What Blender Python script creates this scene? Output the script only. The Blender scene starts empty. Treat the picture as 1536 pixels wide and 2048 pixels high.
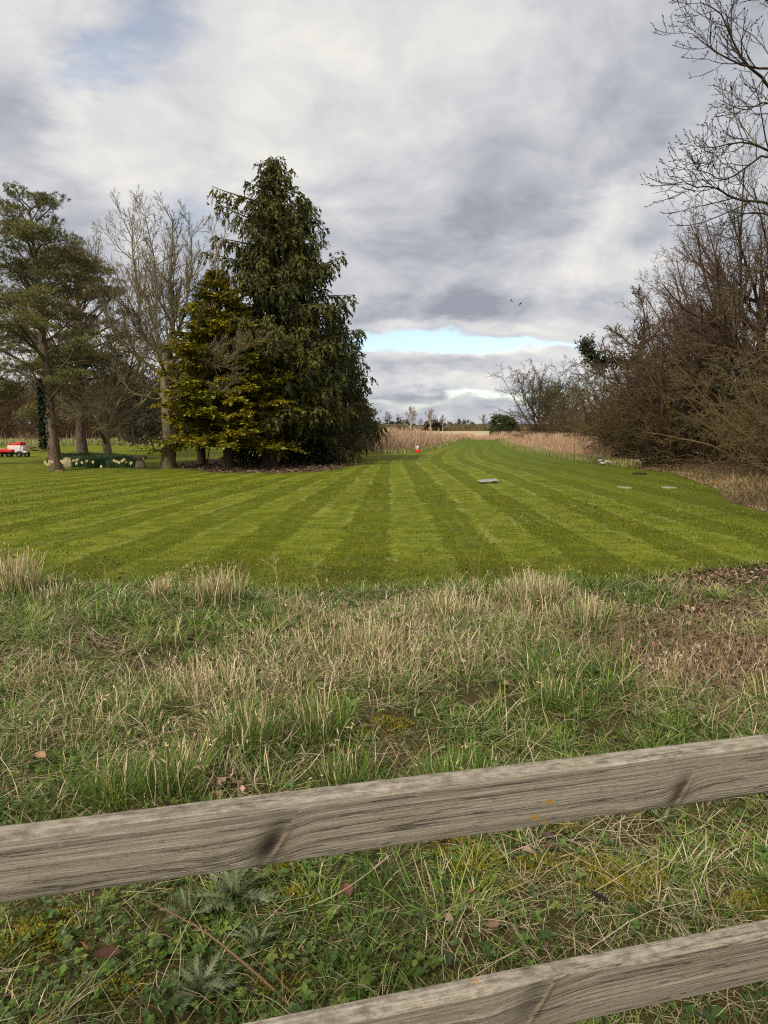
import bpy, math
import numpy as np
from mathutils import Vector, Matrix
from mathutils.geometry import delaunay_2d_cdt

sc = bpy.context.scene
COL = sc.collection
PI = math.pi

# ------------------------------------------------------------------ camera
FPX = 1420.0                       # focal length in pixels of the 1536 x 2048 photograph
TH = math.atan(169.0 / FPX)        # the phone tips down this much
EYE = 1.65
cam_d = bpy.data.cameras.new('camera')
cam_d.sensor_fit = 'VERTICAL'
cam_d.sensor_height = 9.8
cam_d.sensor_width = 7.35
cam_d.lens = 9.8 * FPX / 2048.0
cam_d.clip_start = 0.05
cam_d.clip_end = 20000
cam_d.dof.use_dof = True
cam_d.dof.focus_distance = 9.0
cam_d.dof.aperture_fstop = 5.6
cam = bpy.data.objects.new('camera', cam_d)
cam.location = (0, 0, EYE)
cam.rotation_euler = (PI / 2 - TH, 0, 0)
COL.objects.link(cam)
sc.camera = cam


def W(x, y, Y):
    """world point at distance Y (along +Y) seen at photo position x, y"""
    u = (x - 768.0) / FPX
    v = (y - 1024.0) / FPX
    s = Y / (math.cos(TH) - v * math.sin(TH))
    return np.array((u * s, Y, EYE - (math.sin(TH) + v * math.cos(TH)) * s))


def G(x, y):
    """ground point seen at photo position x, y"""
    u = (x - 768.0) / FPX
    v = (y - 1024.0) / FPX
    s = EYE / (math.sin(TH) + v * math.cos(TH))
    return np.array((u * s, (math.cos(TH) - v * math.sin(TH)) * s, 0.0))


def AE(x, y):
    p = W(x, y, 1.0) - np.array((0, 0, EYE))
    return math.atan2(p[0], p[1]), math.atan2(p[2], math.hypot(p[0], p[1]))


# ------------------------------------------------------------------ world
SUN_EL = math.radians(42)
SUN_AZ = math.radians(-152)         # compass-like: 0 = +Y, positive towards +X
world = bpy.data.worlds.new('World')
sc.world = world
world.use_nodes = True
wt = world.node_tree
wt.nodes.clear()


def nd(tree, kind, **kw):
    n = tree.nodes.new(kind)
    for k, v in kw.items():
        setattr(n, k, v)
    return n


def setin(tree, sock, v):
    if hasattr(v, 'is_output'):
        tree.links.new(v, sock)
    else:
        sock.default_value = v


def mth(tree, op, a, b=None, c=None, clamp=False):
    n = tree.nodes.new('ShaderNodeMath')
    n.operation = op
    n.use_clamp = clamp
    setin(tree, n.inputs[0], a)
    if b is not None:
        setin(tree, n.inputs[1], b)
    if c is not None:
        setin(tree, n.inputs[2], c)
    return n.outputs[0]


def mixc(tree, fac, a, b, blend='MIX'):
    n = tree.nodes.new('ShaderNodeMix')
    n.data_type = 'RGBA'
    n.blend_type = blend
    setin(tree, n.inputs[0], fac)
    for s, v in ((n.inputs[6], a), (n.inputs[7], b)):
        if hasattr(v, 'is_output'):
            tree.links.new(v, s)
        else:
            s.default_value = (v[0], v[1], v[2], 1)
    return n.outputs[2]


def noise(tree, vec, scale, detail=4, rough=0.5, dist=0.0, dim='3D'):
    n = tree.nodes.new('ShaderNodeTexNoise')
    n.noise_dimensions = dim
    if vec is not None:
        tree.links.new(vec, n.inputs['Vector'])
    n.inputs['Scale'].default_value = scale
    n.inputs['Detail'].default_value = detail
    n.inputs['Roughness'].default_value = rough
    n.inputs['Distortion'].default_value = dist
    return n.outputs['Fac']


def ramp(tree, fac, stops, interp='LINEAR'):
    n = tree.nodes.new('ShaderNodeValToRGB')
    n.color_ramp.interpolation = interp
    el = n.color_ramp.elements
    while len(el) < len(stops):
        el.new(0.5)
    for e, (p, c) in zip(el, stops):
        e.position = p
        e.color = (c[0], c[1], c[2], 1) if not isinstance(c, (int, float)) else (c, c, c, 1)
    tree.links.new(fac, n.inputs[0])
    return n.outputs[0]


def smooth(tree, v, a, b):
    n = tree.nodes.new('ShaderNodeMapRange')
    n.interpolation_type = 'SMOOTHSTEP'
    n.inputs[1].default_value = a
    n.inputs[2].default_value = b
    tree.links.new(v, n.inputs[0])
    return n.outputs[0]


def comb(tree, x, y, z):
    n = tree.nodes.new('ShaderNodeCombineXYZ')
    for s, v in zip(n.inputs, (x, y, z)):
        setin(tree, s, v)
    return n.outputs[0]


def S(r, g, b):
    """sRGB 0-255 to linear"""
    o = []
    for c in (r, g, b):
        c = c / 255.0
        o.append(c / 12.92 if c <= 0.04045 else ((c + 0.055) / 1.055) ** 2.4)
    return tuple(o)


def build_sky():
    t = wt
    tc = nd(t, 'ShaderNodeTexCoord')
    sep = nd(t, 'ShaderNodeSeparateXYZ')
    t.links.new(tc.outputs['Generated'], sep.inputs[0])
    x, y, z = sep.outputs
    az = mth(t, 'ARCTAN2', x, y)
    hyp = mth(t, 'SQRT', mth(t, 'ADD', mth(t, 'MULTIPLY', x, x), mth(t, 'MULTIPLY', y, y)))
    el = mth(t, 'ARCTAN2', z, hyp)
    # cloud layer seen from below: flatten towards the horizon
    zz = mth(t, 'ADD', mth(t, 'MAXIMUM', z, 0.0), 0.42)
    px = mth(t, 'DIVIDE', x, zz)
    py = mth(t, 'DIVIDE', y, zz)
    w1 = mth(t, 'SUBTRACT', noise(t, comb(t, px, py, 0.37), 2.6, 3, 0.5), 0.5)
    w2 = mth(t, 'SUBTRACT', noise(t, comb(t, py, px, 4.1), 2.6, 3, 0.5), 0.5)
    qx = mth(t, 'ADD', px, mth(t, 'MULTIPLY', w1, 0.30))
    qy = mth(t, 'ADD', py, mth(t, 'MULTIPLY', w2, 0.30))
    wv = comb(t, qx, qy, 1.7)
    # same field a little towards the light: the difference models the lumps
    wl = comb(t, mth(t, 'SUBTRACT', qx, 0.055), mth(t, 'ADD', qy, -0.035), 1.7)
    big = noise(t, wv, 2.1, 8, 0.54)
    lit = noise(t, wl, 2.1, 8, 0.54)
    fine = noise(t, wv, 7.0, 7, 0.58, 0.1)
    # direction-space wobble so that the gaps have torn edges
    dv = comb(t, az, mth(t, 'MULTIPLY', el, 3.0), 0.2)
    wob = mth(t, 'SUBTRACT', noise(t, dv, 7.0, 7, 0.6), 0.5)
    wob2 = mth(t, 'SUBTRACT', noise(t, comb(t, mth(t, 'MULTIPLY', el, 3.0), az, 3.3), 7.0, 7, 0.6), 0.5)
    azw = mth(t, 'ADD', az, mth(t, 'MULTIPLY', wob, 0.24))
    elw = mth(t, 'ADD', el, mth(t, 'MULTIPLY', wob2, 0.09))

    def blob(X, Yp, rx, ry, amp, rot=0.0):
        a0, e0 = AE(X, Yp)
        dx = mth(t, 'SUBTRACT', azw, a0)
        dy = mth(t, 'SUBTRACT', elw, e0)
        c, s = math.cos(rot), math.sin(rot)
        u = mth(t, 'DIVIDE', mth(t, 'ADD', mth(t, 'MULTIPLY', dx, c), mth(t, 'MULTIPLY', dy, s)), rx / FPX)
        v = mth(t, 'DIVIDE', mth(t, 'SUBTRACT', mth(t, 'MULTIPLY', dy, c), mth(t, 'MULTIPLY', dx, s)), ry / FPX)
        r = mth(t, 'ADD', mth(t, 'MULTIPLY', u, u), mth(t, 'MULTIPLY', v, v))
        return mth(t, 'MULTIPLY', mth(t, 'EXPONENT', mth(t, 'MULTIPLY', r, -1.0)), amp)

    def total(base, items):
        for it in items:
            base = mth(t, 'ADD', base, blob(*it))
        return base

    # brightness of the cloud (0 dark underside, 1 sunlit edge)
    bright = mth(t, 'MULTIPLY', mth(t, 'SUBTRACT', 0.5, big), 1.05)
    bright = mth(t, 'ADD', bright, mth(t, 'MULTIPLY', mth(t, 'SUBTRACT', big, lit), 2.5))
    bright = mth(t, 'ADD', bright, mth(t, 'MULTIPLY', mth(t, 'SUBTRACT', fine, 0.5), 0.46))
    bright = mth(t, 'ADD', bright, 0.36)
    bright = total(bright, [
        (1020, 290, 330, 110, -0.20, 0.3), (830, 455, 230, 60, -0.20, 0.1), (1150, 380, 170, 45, -0.16, 0.5),
        (1260, 410, 160, 55, 0.30, 0.35), (960, 540, 330, 30, 0.12, 0.1), (850, 620, 330, 30, -0.26, 0.0),
        (560, 230, 230, 90, 0.16, 0.5), (330, 340, 280, 60, 0.22, 0.1), (560, 40, 380, 60, 0.16, 0.0), (1130, 150, 90, 110, 0.16, 0.4),
        (20, 240, 90, 80, -0.34, 0.0), (250, 180, 110, 50, 0.12, 0.0), (890, 768, 120, 14, 0.34, 0.05), (985, 695, 110, 11, 0.42, 0.0),
        (850, 725, 170, 16, -0.16, 0.0), (830, 795, 170, 12, -0.22, 0.0), (900, 652, 260, 10, 0.24, -0.05), (1230, 545, 110, 32, 0.24, 0.0),
        (1330, 760, 200, 60, 0.24, 0.0), (90, 700, 300, 100, 0.16, 0.0)])
    cl = ramp(t, bright, [(0.0, S(150, 154, 165)), (0.25, S(178, 181, 188)), (0.5, S(207, 207, 209)),
                          (0.72, S(226, 224, 219)), (1.0, S(246, 239, 222))])
    # gaps
    gap = mth(t, 'MULTIPLY', smooth(t, noise(t, wv, 1.4, 6, 0.55), 0.62, 0.74), 0.35)
    gap = total(gap, [(820, 680, 190, 15, 1.15, -0.03), (1080, 692, 140, 9, 0.7, -0.05), (290, 60, 140, 70, 0.47, 0.4), (160, 120, 60, 50, 0.30, 0.0),
                      (400, 430, 80, 60, 0.40, 0.0), (380, 640, 150, 70, 0.62, 0.0), (960, 792, 90, 12, 0.6, 0.1),
                      (1110, 800, 90, 40, 0.6, 0.0), (780, 812, 110, 14, 0.4, 0.0)])
    gap = mth(t, 'MULTIPLY', smooth(t, gap, 0.12, 0.85), 0.92)
    sky = nd(t, 'ShaderNodeTexSky', sky_type='NISHITA', sun_disc=False)
    sky.sun_elevation = SUN_EL
    sky.sun_rotation = SUN_AZ
    sky.air_density = 1.0
    sky.dust_density = 0.6
    skyc = mixc(t, 1.0, sky.outputs[0], (0.15, 0.15, 0.15), 'MULTIPLY')
    col = mixc(t, gap, cl, skyc)
    bg = nd(t, 'ShaderNodeBackground')
    t.links.new(col, bg.inputs[0])
    bg.inputs[1].default_value = 1.0
    out = nd(t, 'ShaderNodeOutputWorld')
    t.links.new(bg.outputs[0], out.inputs[0])


build_sky()
world.cycles.sampling_method = 'NONE'

sun_d = bpy.data.lights.new('sun', 'SUN')
sun_d.energy = 3.0
sun_d.angle = math.radians(10)
sun_d.color = (1.0, 0.93, 0.82)
sun = bpy.data.objects.new('sun', sun_d)
sv = Vector((math.sin(SUN_AZ) * math.cos(SUN_EL), math.cos(SUN_AZ) * math.cos(SUN_EL), math.sin(SUN_EL)))
sun.rotation_euler = (-sv).to_track_quat('-Z', 'Y').to_euler()
sun.location = (-8, -8, 12)
COL.objects.link(sun)

sc.view_settings.view_transform = 'Standard'
sc.view_settings.look = 'None'
sc.view_settings.exposure = 0.15
sc.view_settings.gamma = 1.0
sc.view_settings.use_curve_mapping = False
sc.render.engine = 'CYCLES'
sc.cycles.use_denoising = False
sc.cycles.pixel_filter_type = 'BLACKMAN_HARRIS'
sc.cycles.filter_width = 1.15
sc.cycles.sample_clamp_indirect = 4.0
sc.cycles.max_bounces = 5
sc.cycles.diffuse_bounces = 3
sc.cycles.transmission_bounces = 3
sc.cycles.transparent_max_bounces = 4


# ------------------------------------------------------------------ helpers
def tag(o, label=None, cat=None, group=None, kind=None):
    for k, v in (('label', label), ('category', cat), ('group', group), ('kind', kind)):
        if v is not None:
            o[k] = v
    return o


def empty(name, loc, rz=0.0, scale=1.0):
    o = bpy.data.objects.new(name, None)
    o.location = tuple(loc)
    o.rotation_euler = (0, 0, rz)
    o.scale = (scale, scale, scale) if np.isscalar(scale) else scale
    o.empty_display_size = 0.2
    COL.objects.link(o)
    return o


def mesh(name, V, F, mat, col=None, smooth_=False, attrs=None):
    """V (n,3); F: list of (m,k) index arrays; col (n,3)"""
    V = np.ascontiguousarray(V, dtype=np.float32)
    if isinstance(F, np.ndarray):
        F = [F]
    F = [np.asarray(f, dtype=np.int32) for f in F if len(f)]
    me = bpy.data.meshes.new(name)
    me.vertices.add(len(V))
    me.vertices.foreach_set('co', V.ravel())
    loops = np.concatenate([f.ravel() for f in F])
    tot = np.concatenate([np.full(len(f), f.shape[1], np.int32) for f in F])
    start = np.concatenate([[0], np.cumsum(tot)[:-1]]).astype(np.int32)
    me.loops.add(len(loops))
    me.loops.foreach_set('vertex_index', loops)
    me.polygons.add(len(tot))
    me.polygons.foreach_set('loop_start', start)
    if smooth_:
        me.polygons.foreach_set('use_smooth', np.ones(len(tot), bool))
    me.update(calc_edges=True)
    if col is not None:
        c = np.ones((len(V), 4), np.float32)
        c[:, :3] = col
        a = me.color_attributes.new('Col', 'FLOAT_COLOR', 'POINT')
        a.data.foreach_set('color', c.ravel())
    for k, v in (attrs or {}).items():
        a = me.attributes.new(k, 'FLOAT', 'POINT')
        a.data.foreach_set('value', np.asarray(v, np.float32))
    if mat is not None:
        me.materials.append(mat)
    return me


def obj(name, me, parent=None, loc=None, rot=None, scale=None):
    o = bpy.data.objects.new(name, me)
    COL.objects.link(o)
    if parent is not None:
        o.parent = parent
    if loc is not None:
        o.location = tuple(loc)
    if rot is not None:
        o.rotation_euler = rot
    if scale is not None:
        o.scale = scale
    return o


def copy_tree(root, loc, rz, scale, label=None):
    r = root.copy()
    COL.objects.link(r)
    r.location = tuple(loc)
    r.rotation_euler = (0, 0, rz)
    r.scale = (scale, scale, scale) if np.isscalar(scale) else scale
    if label:
        r['label'] = label
    for ch in list(root.children):
        c = ch.copy()
        COL.objects.link(c)
        c.parent = r
        for g in list(ch.children):
            d = g.copy()
            COL.objects.link(d)
            d.parent = c
    return r


def nrm(v):
    return v / np.maximum(np.linalg.norm(v, axis=-1, keepdims=True), 1e-9)


def lattice(seed):
    return np.random.default_rng(seed).random((256, 256))


def vnoise(x, y, scale, seed, octaves=3):
    L = lattice(seed)
    out = 0
    amp = 1.0
    tot = 0
    for o in range(octaves):
        X = np.asarray(x) * scale + 17.3 * o + 100
        Y = np.asarray(y) * scale + 9.1 * o + 100
        xi = np.floor(X).astype(int)
        yi = np.floor(Y).astype(int)
        fx = X - xi
        fy = Y - yi
        fx = fx * fx * (3 - 2 * fx)
        fy = fy * fy * (3 - 2 * fy)
        a = L[xi % 256, yi % 256]
        b = L[(xi + 1) % 256, yi % 256]
        c = L[xi % 256, (yi + 1) % 256]
        d = L[(xi + 1) % 256, (yi + 1) % 256]
        out = out + amp * (a * (1 - fx) * (1 - fy) + b * fx * (1 - fy) + c * (1 - fx) * fy + d * fx * fy)
        tot += amp
        amp *= 0.5
        scale = scale * 2
    return out / tot


class Bag:
    """collects vertex / face / colour arrays for one mesh"""

    def __init__(self):
        self.V, self.F, self.C, self.n = [], {}, [], 0

    def add(self, V, F, C=None):
        V = np.asarray(V, np.float32).reshape(-1, 3)
        F = np.asarray(F)
        self.F.setdefault(F.shape[1], []).append(F + self.n)
        self.V.append(V)
        if C is None:
            C = np.full((len(V), 3), 0.5, np.float32)
        C = np.asarray(C, np.float32)
        if C.ndim == 1:
            C = np.tile(C, (len(V), 1))
        self.C.append(C)
        self.n += len(V)

    def build(self, name, mat, smooth_=False):
        return mesh(name, np.concatenate(self.V), [np.concatenate(f) for f in self.F.values()], mat,
                    np.concatenate(self.C), smooth_)


def grow(P0, D0, L, k, wander, trop, tv, r):
    """n branches grown step by step; trop may be per step"""
    n = len(P0)
    pts = np.zeros((n, k, 3))
    pts[:, 0] = P0
    d = nrm(np.asarray(D0, float))
    tv = np.asarray(tv, float)
    seg = (np.asarray(L, float) / (k - 1)).reshape(-1, 1)
    for i in range(1, k):
        tr = trop[i - 1] if hasattr(trop, '__len__') else trop
        d = nrm(d + r.normal(0, 1, (n, 3)) * wander + tv * tr)
        pts[:, i] = pts[:, i - 1] + d * seg
    return pts


def taper(R0, k, tip, pw=1.0):
    t = np.linspace(0, 1, k) ** pw
    return np.asarray(R0, float).reshape(-1, 1) * (1 - t * (1 - tip))


def kids(pts, rad, cnt, t0, t1, ang, angv, r, up_bias=0.0):
    n, k, _ = pts.shape
    cnt = np.full(n, cnt, int) if np.isscalar(cnt) else np.asarray(cnt, int)
    idx = np.repeat(np.arange(n), cnt)
    j = np.concatenate([np.arange(c) for c in cnt]) if len(cnt) else np.zeros(0)
    cc = cnt[idx]
    t = t0 + (t1 - t0) * (j + r.random(len(idx))) / np.maximum(cc, 1)
    f = np.clip(t, 0, 0.999) * (k - 1)
    i0 = f.astype(int)
    fr = (f - i0)[:, None]
    a = pts[idx, i0]
    b = pts[idx, i0 + 1]
    P = a + (b - a) * fr
    T = nrm(b - a)
    ref = np.where(np.abs(T[:, 2:3]) > 0.9, np.array([[1.0, 0, 0]]), np.array([[0, 0, 1.0]]))
    n1 = nrm(np.cross(T, ref))
    n2 = np.cross(T, n1)
    phi = j * 2.4 + r.random(n)[idx] * 6.28 + r.normal(0, 0.5, len(idx))
    N = n1 * np.cos(phi)[:, None] + n2 * np.sin(phi)[:, None]
    an = ang + r.normal(0, 1, len(idx)) * angv
    D = T * np.cos(an)[:, None] + N * np.sin(an)[:, None]
    D[:, 2] += up_bias
    pr = rad[idx, i0] * (1 - fr[:, 0]) + rad[idx, i0 + 1] * fr[:, 0]
    return P, nrm(D), pr, t, idx


def tubes(bag, pts, rad, sides, col, r=None, cv=0.15, cap=False):
    n, k, _ = pts.shape
    if n == 0:
        return
    T = np.empty_like(pts)
    T[:, 1:-1] = pts[:, 2:] - pts[:, :-2]
    T[:, 0] = pts[:, 1] - pts[:, 0]
    T[:, -1] = pts[:, -1] - pts[:, -2]
    T = nrm(T)
    mean = nrm(pts[:, -1] - pts[:, 0])
    ref = np.where(np.abs(mean[:, 2:3]) > 0.8, np.array([[1.0, 0.13, 0]]), np.array([[0, 0.1, 1.0]]))[:, None, :]
    n1 = nrm(np.cross(T, np.broadcast_to(ref, T.shape)))
    n2 = np.cross(T, n1)
    th = np.arange(sides) * 2 * PI / sides
    ring = (n1[:, :, None, :] * np.cos(th)[None, None, :, None] + n2[:, :, None, :] * np.sin(th)[None, None, :, None])
    V = pts[:, :, None, :] + ring * rad[:, :, None, None]
    base = (np.arange(n) * k * sides)[:, None, None]
    i = (np.arange(k - 1) * sides)[None, :, None]
    s = np.arange(sides)[None, None, :]
    s2 = (np.arange(sides) + 1) % sides
    s2 = s2[None, None, :]
    Fq = np.stack([base + i + s, base + i + s2, base + i + sides + s2, base + i + sides + s], -1).reshape(-1, 4)
    C = np.asarray(col, float)
    if C.ndim == 1:
        C = np.tile(C, (n, 1))
    if r is not None:
        C = C * (1 + r.normal(0, cv, (n, 1)))
    C = np.repeat(np.clip(C, 0.002, 1), k * sides, axis=0)
    bag.add(V.reshape(-1, 3), Fq, C)


def ribbons(bag, pts, width, col, r, tipcol=None, cv=0.12, prof=None, side=None):
    """narrow blades following polylines pts (n,k,3), ending in a point"""
    n, k, _ = pts.shape
    if n == 0:
        return
    if side is None:
        a = r.random(n) * 2 * PI
        side = np.stack([np.cos(a), np.sin(a), np.zeros(n)], -1)
    if prof is None:
        prof = np.array([0.75] + [1.0] * (k - 2) + [0.5]) if k > 2 else np.array([1.0, 0.5])
    w = np.asarray(width, float).reshape(-1, 1) * prof[None, :k - 1] * 0.5
    Lh = pts[:, :-1] - side[:, None, :] * w[:, :, None]
    Rh = pts[:, :-1] + side[:, None, :] * w[:, :, None]
    V = np.concatenate([np.stack([Lh, Rh], 2).reshape(n, (k - 1) * 2, 3), pts[:, -1:]], 1)
    m = (k - 1) * 2 + 1
    base = (np.arange(n) * m)[:, None]
    q = []
    for i in range(k - 2):
        q.append(np.concatenate([base + 2 * i, base + 2 * i + 1, base + 2 * i + 3, base + 2 * i + 2], 1))
    C = np.asarray(col, float)
    if C.ndim == 1:
        C = np.tile(C, (n, 1))
    mod = 1 + r.normal(0, cv, (n, 1))
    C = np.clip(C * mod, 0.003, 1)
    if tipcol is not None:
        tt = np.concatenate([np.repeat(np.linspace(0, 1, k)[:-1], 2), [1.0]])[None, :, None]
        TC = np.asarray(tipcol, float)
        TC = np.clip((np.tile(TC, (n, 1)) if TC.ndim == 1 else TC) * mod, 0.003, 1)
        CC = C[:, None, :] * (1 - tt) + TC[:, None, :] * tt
    else:
        CC = np.repeat(C[:, None, :], m, 1)
    V = V.reshape(-1, 3)
    CC = CC.reshape(-1, 3)
    tri = np.concatenate([base + m - 3, base + m - 2, base + m - 1], 1)
    n0 = bag.n
    if q:
        bag.add(V, np.concatenate(q), CC)
        bag.F.setdefault(3, []).append(tri + n0)
    else:
        bag.add(V, tri, CC)


def diamonds(bag, P, D, L, wd, col, r, cv=0.15, fold=0.25, up=None):
    """leaf-shaped folded quads (two triangles each) from P along D"""
    n = len(P)
    if n == 0:
        return
    D = nrm(D)
    if up is None:
        up = nrm(r.normal(0, 1, (n, 3)))
    sd = nrm(np.cross(D, up))
    nn = np.cross(sd, D)
    L = np.asarray(L, float).reshape(-1, 1) * np.ones((n, 1))
    wd = np.asarray(wd, float).reshape(-1, 1) * np.ones((n, 1))
    mid = P + D * L * 0.45
    V = np.stack([P, mid + sd * wd * 0.5 + nn * wd * fold, P + D * L, mid - sd * wd * 0.5 + nn * wd * fold], 1)
    b = (np.arange(n) * 4)[:, None]
    F3 = np.concatenate([np.concatenate([b, b + 1, b + 2], 1), np.concatenate([b, b + 2, b + 3], 1)])
    C = np.asarray(col, float)
    if C.ndim == 1:
        C = np.tile(C, (n, 1))
    C = np.clip(C * (1 + r.normal(0, cv, (n, 1))), 0.003, 1)
    bag.add(V.reshape(-1, 3), F3, np.repeat(C, 4, axis=0))


def lathe(bag, prof, seg, col, sq=False, centre=(0, 0, 0), wob=0.0, r=None):
    """prof: list of (radius, z); square plan when sq"""
    th = np.arange(seg) * 2 * PI / seg + (PI / 4 if sq else 0)
    V = []
    for rr, z in prof:
        rad = np.full(seg, rr)
        if sq:
            m = np.maximum(np.abs(np.cos(th)), np.abs(np.sin(th)))
            rad = rr / (m ** 0.86)
        if wob and r is not None:
            rad = rad * (1 + r.normal(0, wob, seg))
        V.append(np.stack([rad * np.cos(th), rad * np.sin(th), np.full(seg, z)], -1))
    V = np.concatenate(V) + np.array(centre)
    q = []
    for i in range(len(prof) - 1):
        for s in range(seg):
            q.append((i * seg + s, i * seg + (s + 1) % seg, (i + 1) * seg + (s + 1) % seg, (i + 1) * seg + s))
    n0 = bag.n
    bag.add(V, np.array(q), col)
    bag.F.setdefault(seg, []).append(np.array([list(range(seg))[::-1]]) + n0)
    bag.F.setdefault(seg, []).append(np.array([list(range((len(prof) - 1) * seg, len(prof) * seg))]) + n0)


def box_arrays(cx, cy, cz, sx, sy, sz, bev=0.0):
    import bmesh
    bm = bmesh.new()
    bmesh.ops.create_cube(bm, size=1.0)
    for v in bm.verts:
        v.co = Vector((v.co.x * sx + cx, v.co.y * sy + cy, v.co.z * sz + cz))
    if bev > 0:
        bmesh.ops.bevel(bm, geom=list(bm.edges), offset=bev, segments=2, affect='EDGES', profile=0.6)
    bmesh.ops.triangulate(bm, faces=list(bm.faces))
    bm.verts.index_update()
    V = np.array([v.co[:] for v in bm.verts])
    F = np.array([[v.index for v in f.verts] for f in bm.faces])
    bm.free()
    return V, F


def inside(poly, x, y):
    x = np.asarray(x, float)
    y = np.asarray(y, float)
    res = np.zeros(x.shape, bool)
    n = len(poly)
    for i in range(n):
        x1, y1 = poly[i]
        x2, y2 = poly[(i + 1) % n]
        c = ((y1 > y) != (y2 > y)) & (x < (x2 - x1) * (y - y1) / (y2 - y1 + 1e-12) + x1)
        res ^= c
    return res


def densify(poly, step, jit, seed):
    r = np.random.default_rng(seed)
    out = []
    n = len(poly)
    for i in range(n):
        a = np.array(poly[i], float)
        b = np.array(poly[(i + 1) % n], float)
        L = np.linalg.norm(b - a)
        m = max(1, int(L / step))
        nv = np.array([-(b - a)[1], (b - a)[0]]) / max(L, 1e-6)
        for j in range(m):
            p = a + (b - a) * j / m
            out.append(tuple(p + nv * r.normal(0, jit) * (0.3 if j == 0 else 1)))
    return out


def sheet(poly, step_fn, seed, hz=None):
    """triangulated sheet inside poly with interior points"""
    r = np.random.default_rng(seed)
    P = np.array(poly)
    pts = []
    for (x0, x1, y0, y1, st) in step_fn:
        gx, gy = np.meshgrid(np.arange(x0, x1, st), np.arange(y0, y1, st))
        gx = gx.ravel() + r.uniform(-.2, .2, gx.size) * st
        gy = gy.ravel() + r.uniform(-.2, .2, gy.size) * st
        k = inside(poly, gx, gy)
        pts.append(np.stack([gx[k], gy[k]], -1))
    allp = np.concatenate([P] + pts)
    n = len(P)
    res = delaunay_2d_cdt([Vector(p) for p in allp.tolist()], [(i, (i + 1) % n) for i in range(n)], [], 1, 1e-5)
    V2 = np.array([v[:] for v in res[0]])
    Fc = np.array([f for f in res[2] if len(f) == 3])
    c = V2[Fc].mean(1)
    Fc = Fc[inside(poly, c[:, 0], c[:, 1])]
    a = V2[Fc]
    cr = (a[:, 1, 0] - a[:, 0, 0]) * (a[:, 2, 1] - a[:, 0, 1]) - (a[:, 1, 1] - a[:, 0, 1]) * (a[:, 2, 0] - a[:, 0, 0])
    Fc[cr < 0] = Fc[cr < 0][:, ::-1]
    z = np.zeros(len(V2)) if hz is None else hz(V2[:, 0], V2[:, 1])
    return np.column_stack([V2, z]), Fc


# ------------------------------------------------------------------ materials
def mat_base(name):
    m = bpy.data.materials.new(name)
    m.use_nodes = True
    t = m.node_tree
    return m, t, t.nodes['Principled BSDF']


def mat_col(name, rough=0.7, nscale=0.0, namt=0.3, trans=0.0, bump=0.0, spec=0.25):
    """colour comes from the mesh's own colour attribute, varied by noise"""
    m, t, b = mat_base(name)
    at = nd(t, 'ShaderNodeAttribute', attribute_name='Col')
    c = at.outputs['Color']
    tc = nd(t, 'ShaderNodeTexCoord').outputs['Object']
    if nscale:
        nz = noise(t, tc, nscale, 4, 0.6)
        f = mth(t, 'ADD', mth(t, 'MULTIPLY', nz, 2 * namt), 1 - namt)
        c = mixc(t, 1.0, c, comb(t, f, f, f), 'MULTIPLY')
    t.links.new(c, b.inputs['Base Color'])
    b.inputs['Roughness'].default_value = rough
    b.inputs['Specular IOR Level'].default_value = spec
    if bump:
        bn = nd(t, 'ShaderNodeBump')
        bn.inputs['Strength'].default_value = bump
        bn.inputs['Distance'].default_value = 0.02
        t.links.new(noise(t, tc, nscale * 3 or 10, 5, 0.65), bn.inputs['Height'])
        t.links.new(bn.outputs[0], b.inputs['Normal'])
    if trans > 0:
        tr = nd(t, 'ShaderNodeBsdfTranslucent')
        t.links.new(c, tr.inputs[0])
        mx = nd(t, 'ShaderNodeMixShader')
        mx.inputs[0].default_value = trans
        t.links.new(b.outputs[0], mx.inputs[1])
        t.links.new(tr.outputs[0], mx.inputs[2])
        t.links.new(mx.outputs[0], t.nodes['Material Output'].inputs[0])
    return m


def mat_bark(name, c1, c2, moss=None, scale=6.0):
    m, t, b = mat_base(name)
    tc = nd(t, 'ShaderNodeTexCoord').outputs['Object']
    mp = nd(t, 'ShaderNodeMapping')
    mp.inputs['Scale'].default_value = (1, 1, 0.22)
    t.links.new(tc, mp.inputs[0])
    n1 = noise(t, mp.outputs[0], scale * 2.2, 6, 0.65, 0.6)
    c = ramp(t, n1, [(0.3, c1), (0.68, c2)])
    if moss:
        n2 = noise(t, tc, 1.3, 4, 0.6)
        c = mixc(t, mth(t, 'MULTIPLY', smooth(t, n2, 0.48, 0.62), 0.7), c, moss)
    t.links.new(c, b.inputs['Base Color'])
    b.inputs['Roughness'].default_value = 0.9
    b.inputs['Specular IOR Level'].default_value = 0.15
    bn = nd(t, 'ShaderNodeBump')
    bn.inputs['Strength'].default_value = 0.9
    bn.inputs['Distance'].default_value = 0.05
    t.links.new(n1, bn.inputs['Height'])
    t.links.new(bn.outputs[0], b.inputs['Normal'])
    return m


M_BLADE = mat_col('grass_blade', 0.55, 0, 0, 0.22, 0, 0.3)
M_STRAW = mat_col('dry_straw', 0.65, 0, 0, 0.15, 0, 0.25)
M_LEAF = mat_col('leaf', 0.5, 0, 0, 0.15, 0, 0.35)
M_NEEDLE = mat_col('needle_foliage', 0.6, 1.2, 0.35, 0.12, 0, 0.25)
M_TWIG = mat_col('twig_bark', 0.85, 2.0, 0.25, 0, 0, 0.2)


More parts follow.
